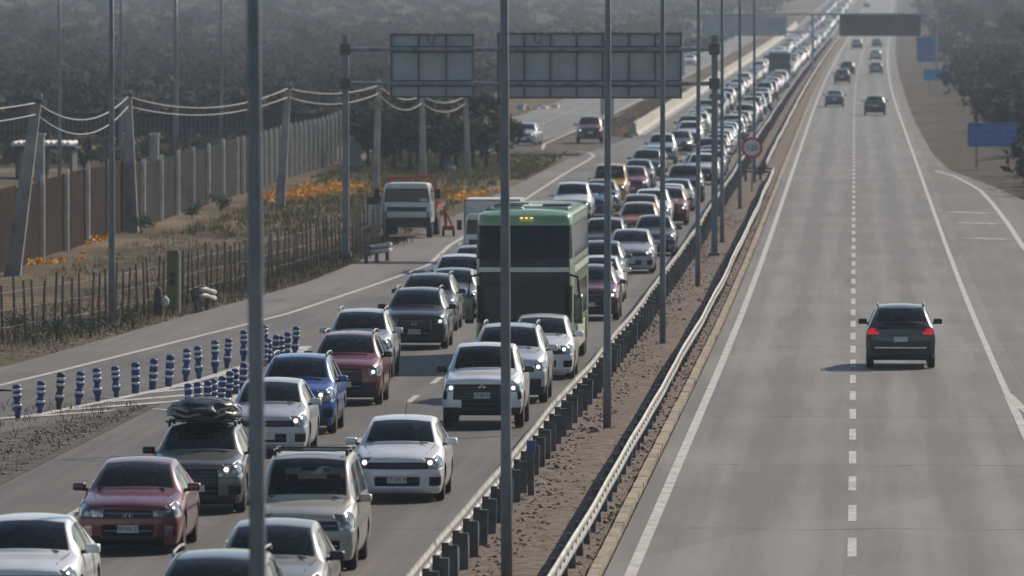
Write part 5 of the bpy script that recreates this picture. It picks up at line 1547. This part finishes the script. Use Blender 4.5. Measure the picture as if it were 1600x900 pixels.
# ------------------------------------------------------------------ vegetation
def leaf_quads(centres, rads, n, size, rng, flatten=.8, squash=None):
    """n leaf-sized quads spread on and in blobs"""
    k = rng.integers(0, len(centres), n)
    dirs = rng.normal(size=(n, 3)); dirs /= np.linalg.norm(dirs, axis=1, keepdims=True)
    rad = rads[k]*(rng.random(n)**.45)
    p = centres[k]+dirs*rad[:, None]*np.array([1, 1, flatten])
    nrm = dirs*.6+rng.normal(size=(n, 3))*.6+np.array([0, 0, .35]); nrm /= np.linalg.norm(nrm, axis=1, keepdims=True)
    u = np.cross(nrm, rng.normal(size=(n, 3))); u /= np.linalg.norm(u, axis=1, keepdims=True); w = np.cross(nrm, u)
    s = size*(.55+.9*rng.random(n)); a = s[:, None]*u; b = (s*.62)[:, None]*w
    V = np.stack([p-a, p-b*.9, p+a, p+b], 1).reshape(-1, 3)
    F = np.arange(4*n).reshape(n, 4)
    return V, F
def tree_proto(seed, h, rx, leaf, n, size, clumps):
    rng = np.random.default_rng(seed)
    c = rng.normal(size=(clumps, 3)); c /= np.linalg.norm(c, axis=1, keepdims=True)
    c *= (rng.random((clumps, 1))**.5)*np.array([rx, rx, h*.36]); c[:, 2] += h*.58
    c[:, 2] = np.maximum(c[:, 2], h*.16)
    r = rng.uniform(.22, .45, clumps)*rx
    V, F = leaf_quads(c, r, n, size, rng)
    crown = np_mesh('crown', V, F, leaf)
    b = MB(); b.tube([(0, 0, -.3), (.05, .02, h*.2), (.0, .06, h*.42), (.06, 0, h*.62)], [h*.035, h*.028, h*.018, h*.008], 8)
    for q in range(5):
        t_ = c[q*clumps//5]; b.tube([(0.02, .02, h*.2+.06*q), tuple(np.array([0, 0, h*.25])*.4+t_*.5), tuple(t_)], [h*.016, h*.01, h*.004], 6)
    return crown, b.mesh('trunk', 'bark', True)
PROTO = {k: [tree_proto(s+i, 5.0, rx, lf, n, sz, cl) for i in range(3)] for k, (s, rx, lf, n, sz, cl) in {
    'dark': (100, 2.1, 'leaf_dark', 2600, .19, 26), 'olive': (200, 2.3, 'leaf_olive', 2600, .18, 26), 'dry': (300, 2.0, 'leaf_dry', 2200, .14, 24), 'green': (400, 1.8, 'leaf_green', 2200, .15, 20)}.items()}
rt = random.Random(9)
def tree(kind, X, d, h, label, group, wide=1.0):
    cr, tr = PROTO[kind][rt.randrange(3)]
    z = float(ground_z(X, d))
    r = thing('tree' if h > 3.2 else 'bush', label, 'tree' if h > 3.2 else 'bush', (X, d, z), rt.uniform(0, 6.28), group)
    r.scale = (h/5*wide, h/5*wide, h/5)
    put('crown', cr, r); put('trunk', tr, r)
    return r
# dark trees behind the tow truck
lst = [(590, 268, 3.6), (615, 262, 4.2), (640, 268, 4.4), (665, 262, 4.0), (690, 266, 4.5), (712, 260, 4.3), (738, 262, 4.2), (760, 258, 3.8), (778, 252, 3.2), (575, 258, 3.4), (652, 254, 4.6), (700, 250, 4.8), (752, 246, 4.4), (626, 250, 4.4)]
near_words = ['', 'behind the concrete pole left of the tow truck', 'just left of the pole behind the tow truck', 'above the tow truck rack', 'behind the pole rising from the tow truck', '', '', '', '', '', '', '', '', '']
for i, (px, py, h) in enumerate(lst):
    p = G(px, py); tree(['dark', 'olive', 'dark'][i % 3], p.x, p.y, h, f"{['dark', 'olive', 'dark'][i % 3]} bushy tree, {ORD[i]} of the thicket behind the tow truck, counted front to back", 'thicket behind the tow truck', 1.15)
for (px, py, h, k) in ((680, 240, 4.2, 'dry'), (640, 236, 3.8, 'dry'), (570, 232, 3.4, 'dry'), (530, 228, 3, 'dry')):
    p = G(px, py); tree(k, p.x, p.y, h, 'rusty dry tree showing above the thicket and wall end', 'dry trees behind the thicket', 1.2)
# right bank: dark trees falling back into haze
for i in range(64):
    d = 610+1800*(i/64)**1.4+rt.uniform(-10, 10)
    base = 13.5+curve(d)
    X = base+abs(rt.gauss(0, 1))*(6+d*.018)
    h = rt.uniform(2.2, 4.0)*(1+d/2200)
    word = 'nearest rows' if d < 800 else ('middle of the bank' if d < 1200 else 'hazy far end')
    tree(rt.choice(['dark', 'dark', 'olive']), X, d, h, f'dark tree of the right bank, {word}', 'trees on the right bank', 1.25)
# scattered field trees on the left, hazy
for i in range(24):
    d = 900+1600*(i/24)**1.15+rt.uniform(-20, 20); X = -(.04*d+8)-rt.random()*(.062*d)
    if d < 1150 and X > -30: X -= 14
    tree(rt.choice(['olive', 'olive', 'green', 'dark']), X, d, rt.uniform(2.2, 3.8)*(1+d/3000), 'hazy round tree scattered in the scrubland on the left' if d > 1200 else 'low tree of the scrubland behind the perimeter wall', 'trees of the left scrubland')
# far shelter belts
for i in range(60):
    d = rt.uniform(2300, 3300); X = rt.uniform(-.12*d, .06*d)
    if abs(X-curve(d)+2) < 26: X += 60
    tree('dark', X, d, rt.uniform(9, 17), 'tall blurred tree on the horizon', 'trees along the horizon', 1.1)

def scatter(name, n, fn, leaf, per, size, rad, seed, label, cat, squash=.7):
    """many small plants in one mass"""
    rng = np.random.default_rng(seed)
    c = fn(rng, n); m = len(c)
    r = rad*(.5+rng.random(m)*1.0)
    z = ground_z(c[:, 0], c[:, 1])
    cen = np.stack([c[:, 0], c[:, 1], z+r*.35], 1)
    k = np.repeat(np.arange(m), per)
    dirs = rng.normal(size=(m*per, 3)); dirs /= np.linalg.norm(dirs, axis=1, keepdims=True); dirs[:, 2] = np.abs(dirs[:, 2])
    p = cen[k]+dirs*(r[k]*rng.random(m*per)**.4)[:, None]*np.array([1, 1, squash])
    nn = m*per
    nrm = dirs+rng.normal(size=(nn, 3))*.7; nrm /= np.linalg.norm(nrm, axis=1, keepdims=True)
    u = np.cross(nrm, rng.normal(size=(nn, 3))); u /= np.linalg.norm(u, axis=1, keepdims=True); w = np.cross(nrm, u)
    s = (size*r/rad)[k]*(.6+.8*rng.random(nn)); a = s[:, None]*u; b = (.6*s)[:, None]*w
    V = np.stack([p-a, p-b, p+a, p+b], 1).reshape(-1, 3)
    o = put(name, np_mesh(name, V, np.arange(4*nn).reshape(nn, 4), leaf)); tag(o, label, cat, kind='stuff')
    return o
def field(rng, n, d0, d1, x0f, x1f, pw=1.0, clear=True):
    d = d0+(d1-d0)*rng.random(n)**pw
    x = x0f(d)+(x1f(d)-x0f(d))*rng.random(n)
    return np.stack([x, d], 1)
scatter('scrub', 5200, lambda r, n: field(r, n, 560, 3000, lambda d: -.112*d-6, lambda d: np.where(d < 1200, -31-.004*d, -24+curve(d)), 1.5), 'leaf_scrub', 62, .26, 1.8, 1, 'low dark scrub covering the plain on the left', 'scrub')
scatter('scrub', 1500, lambda r, n: field(r, n, 500, 700, lambda d: -.112*d-6, lambda d: -34+0*d, 1.0), 'leaf_dry', 30, .3, .9, 2, 'rusty dry brush behind the perimeter wall', 'brush')
scatter('scrub', 3200, lambda r, n: field(r, n, 430, 3000, lambda d: 10.2+curve(d), lambda d: 16+.055*d, 1.9), 'leaf_scrub', 55, .28, 1.8, 3, 'dark undergrowth on the right bank', 'undergrowth')
def along_fence(rng, n, off0, off1, d0=222, d1=352):
    d = rng.uniform(d0, d1, n); x = np.interp(d, [p[1] for p in fence_pts], [p[0] for p in fence_pts])+rng.uniform(off0, off1, n)
    return np.stack([x, d], 1)
def blades(name, pts, h, w, mats, seed, label, cat, per=7):
    rng = np.random.default_rng(seed); m = len(pts); k = np.repeat(np.arange(m), per); n = m*per
    base = np.stack([pts[k, 0]+rng.normal(0, .12, n), pts[k, 1]+rng.normal(0, .12, n), np.zeros(n)], 1); base[:, 2] = ground_z(base[:, 0], base[:, 1])-.02
    hh = h*(.4+rng.random(n)); an = rng.random(n)*6.28; dx = np.stack([np.cos(an), np.sin(an), 0*an], 1); lean = rng.normal(0, .25, (n, 2))*hh[:, None]
    tip = base+np.stack([lean[:, 0], lean[:, 1], hh], 1); mid = (base+tip)/2+np.stack([-lean[:, 0]*.15, -lean[:, 1]*.15, hh*.05], 1)
    V = np.stack([base-dx*w, base+dx*w, mid+dx*w*.7, mid-dx*w*.7, tip], 1).reshape(-1, 3)
    i5 = np.arange(n)*5; F = np.concatenate([np.stack([i5, i5+1, i5+2, i5+3], 1), np.stack([i5+3, i5+2, i5+4, i5+4], 1)])
    me = bpy.data.meshes.new(name); me.from_pydata(V.tolist(), [], [tuple(dict.fromkeys(f)) for f in F.tolist()]); me.materials.append(MATS[mats])
    return tag(put(name, me), label, cat, kind='stuff')
rg = np.random.default_rng(31)
blades('grass', along_fence(rg, 3000, -4.5, 1.5), .17, .012, 'straw', 1, 'dry straw grass along the wire fence', 'grass')
blades('grass', along_fence(rg, 800, -1.5, 1.2), .27, .014, 'leaf_olive', 2, 'green weeds along the foot of the wire fence', 'weeds')
d_ = rg.uniform(300, 500, 2200); blades('grass', np.stack([rg.uniform(-29.5, -20.5, 2200), d_], 1), .17, .014, 'straw', 3, 'dry grass between the wall and the wire fence', 'grass')
d_ = rg.uniform(360, 470, 1200); blades('grass', np.stack([rg.uniform(-29, -19.2, 1200), d_], 1), .3, .02, 'leaf_grass', 4, 'green grass patches on the flowering verge', 'grass')
d_ = rg.uniform(470, 548, 2400); blades('grass', np.stack([rg.uniform(-30, -18.2, 2400), d_], 1), .2, .02, 'leaf_grass', 5, 'green grass on the island inside the slip road bend', 'grass')
d_ = rg.uniform(608, 900, 1600); blades('grass', np.stack([rg.uniform(-19.6, -16.3, 1600)+curve(d_), d_], 1), .2, .02, 'straw', 6, 'grass strip behind the concrete barrier', 'grass')
d_ = rg.uniform(150, 200, 260); blades('grass', np.stack([rg.uniform(-20, -16.5, 260), d_], 1), .25, .012, 'leaf_olive', 7, 'weeds on the bare gore beside the slip road', 'weeds')
d_ = rg.uniform(100, 300, 420); blades('grass', np.stack([rg.uniform(-4.32, -4.16, 420), d_], 1), .14, .01, 'leaf_olive', 8, 'weeds in the gap behind the yellow kerb', 'weeds')
d_ = rg.uniform(100, 440, 700); blades('grass', np.stack([rg.uniform(-6.2, -4.3, 700), d_], 1), .09, .008, 'straw', 9, 'short dry grass scattered over the dirt median', 'grass')
# orange flower cushions
def flowers(label, spots, seed):
    rng = np.random.default_rng(seed); c = []
    for (px, py, sx, sd, n) in spots:
        p = G(px, py); c.append(np.stack([p.x+rng.normal(0, sx, n), p.y+rng.normal(0, sd, n)], 1))
    c = np.concatenate(c); scatter('flowers', len(c), lambda r, n: c, 'petal_orange', 34, .05, .16, seed, label, 'flowers', .8)
flowers('orange flowers in front of the white-post wall', [(470, 302, .7, 6, 150), (505, 297, .8, 6, 190), (530, 294, .6, 5, 90), (445, 306, .4, 4, 60)], 41)
flowers('orange flowers in the verge right of the tow truck', [(722, 308, .35, 4, 60), (735, 302, .4, 4, 46), (700, 296, .4, 3, 12)], 42)
flowers('small orange flower clumps along the rusty wall', [(156, 378, .2, 2, 16), (52, 412, .3, 3, 14), (110, 405, .3, 3, 6), (575, 300, .3, 3, 16)], 43)
# sage shrubs by the fence
for i, (px, py, h) in enumerate(((88, 528, .75), (141, 522, .75), (52, 535, .6), (110, 500, .6), (28, 520, .7), (205, 505, .5), (345, 330, .9), (300, 340, .7), (220, 365, .8))):
    p = G(px, py); rng = np.random.default_rng(60+i)
    c = rng.normal(0, .22, (9, 3)); c[:, 2] = np.abs(c[:, 2])*.8+.25
    V, F = leaf_quads(c, np.full(9, .24), 420, .04, rng)
    r = thing('shrub', ['grey sage shrub left of the fence lamp post', 'round grey sage shrub next to the fence lamp post', 'small sage shrub near the left picture edge', 'sage shrub inside the wire fence', 'sage shrub at the left picture edge', 'low shrub between lamp post and olive sign', 'green shrub at the foot of the green wall panels', 'green shrub in front of the green wall panels', 'dark shrub at the foot of the second leaning pole'][i], 'shrub', (p.x, p.y, float(ground_z(p.x, p.y))), 0, 'roadside shrubs')
    r.scale = (h/.7, h/.7, h/.7); put('crown', np_mesh('crown', V, F, 'leaf_sage' if i < 6 else 'leaf_green'), r); MB().tube([(0, 0, -.1), (.02, 0, .3)], [.05, .02], 6).build('stem', 'bark', r)
# stones and clods
def stones(name, pts, size, mat, seed, label, cat):
    rng = np.random.default_rng(seed); n = len(pts)
    cube = np.array([(-1, -1, -.6), (1, -1, -.6), (1, 1, -.6), (-1, 1, -.6), (-.7, -.7, .6), (.7, -.6, .6), (.6, .7, .6), (-.7, .6, .6)], float)
    q = np.array([(3, 2, 1, 0), (4, 5, 6, 7), (0, 1, 5, 4), (1, 2, 6, 5), (2, 3, 7, 6), (3, 0, 4, 7)])
    s = size*(.35+rng.random(n)**3*1.6); V = cube[None]*s[:, None, None]*(1+rng.normal(0, .22, (n, 8, 3)))
    an = rng.random(n)*6.28; c_, s_ = np.cos(an)[:, None], np.sin(an)[:, None]
    X = V[..., 0]*c_-V[..., 1]*s_; Y = V[..., 0]*s_+V[..., 1]*c_
    V = np.stack([X+pts[:, 0:1], Y+pts[:, 1:2], V[..., 2]+pts[:, 2:3]+s[:, None]*.25], -1)
    F = (q[None]+(np.arange(n)*8)[:, None, None]).reshape(-1, 4)
    return tag(put(name, np_mesh(name, V.reshape(-1, 3), F, mat)), label, cat, kind='stuff')
n = 9000; d_ = 100+330*rg.random(n)**1.4; x_ = rg.uniform(-6.15, -4.25, n)
stones('clods', np.stack([x_, d_, g(d_)+.04*(1-np.abs(x_+5.2))], 1), .026, 'clod', 1, 'loose clods and stones of the dirt median', 'clods')
n = 40; d_ = 110+200*rg.random(n); stones('clods', np.stack([rg.uniform(-5.9, -4.5, n), d_, g(d_)+.05], 1), .06, 'clod', 4, 'larger lumps of earth in the median', 'clods')
n = 1500; d_ = 150+49*rg.random(n); stones('gravel', np.stack([-16.5-rg.random(n)*np.clip((200-d_)*.09, .1, 4), d_, g(d_)+.02], 1), .018, 'clod', 2, 'loose gravel on the bare gore', 'gravel')
pts = along_fence(rg, 2200, 1.0, 2.6); stones('gravel', np.stack([pts[:, 0], pts[:, 1], ground_z(pts[:, 0], pts[:, 1])], 1), .022, 'gravel_grey', 3, 'gravel edge of the left shoulder', 'gravel')
# rubble and litter
for (px, py, n, sz, lab) in ((835, 168, 26, .28, 'pale rubble heap beside the frontage road'), (700, 262, 10, .2, 'small rubbish heap behind the tow truck'), (985, 214, 8, .35, 'dark debris at the end of the concrete barrier')):
    p = G(px, py); rng = np.random.default_rng(px)
    P_ = np.stack([p.x+rng.normal(0, 1.4 if px == 835 else .35, n), p.y+rng.normal(0, 3, n), np.full(n, 0.0)], 1); P_[:, 2] = ground_z(P_[:, 0], P_[:, 1])
    stones('rubble', P_, sz, 'debris_white' if px != 985 else 'clod', px, lab, 'rubble')

# ------------------------------------------------------------------ air
hz, t, b = new_mat('haze_air')
t.nodes.remove(b)
pv = N(t, 'ShaderNodeVolumePrincipled')
pv.inputs['Color'].default_value = (.72, .84, 1.0, 1); pv.inputs['Density'].default_value = HAZE; pv.inputs['Anisotropy'].default_value = .35
t.links.new(pv.outputs[0], t.nodes['Material Output'].inputs['Volume'])
if HAZE > 0:
    o = MB().box((0, 3700, 61), (5400, 7780, 125)).build('haze', 'haze_air'); o['kind'] = 'stuff'; o['label'] = 'pale blue haze filling the air over the motorway'
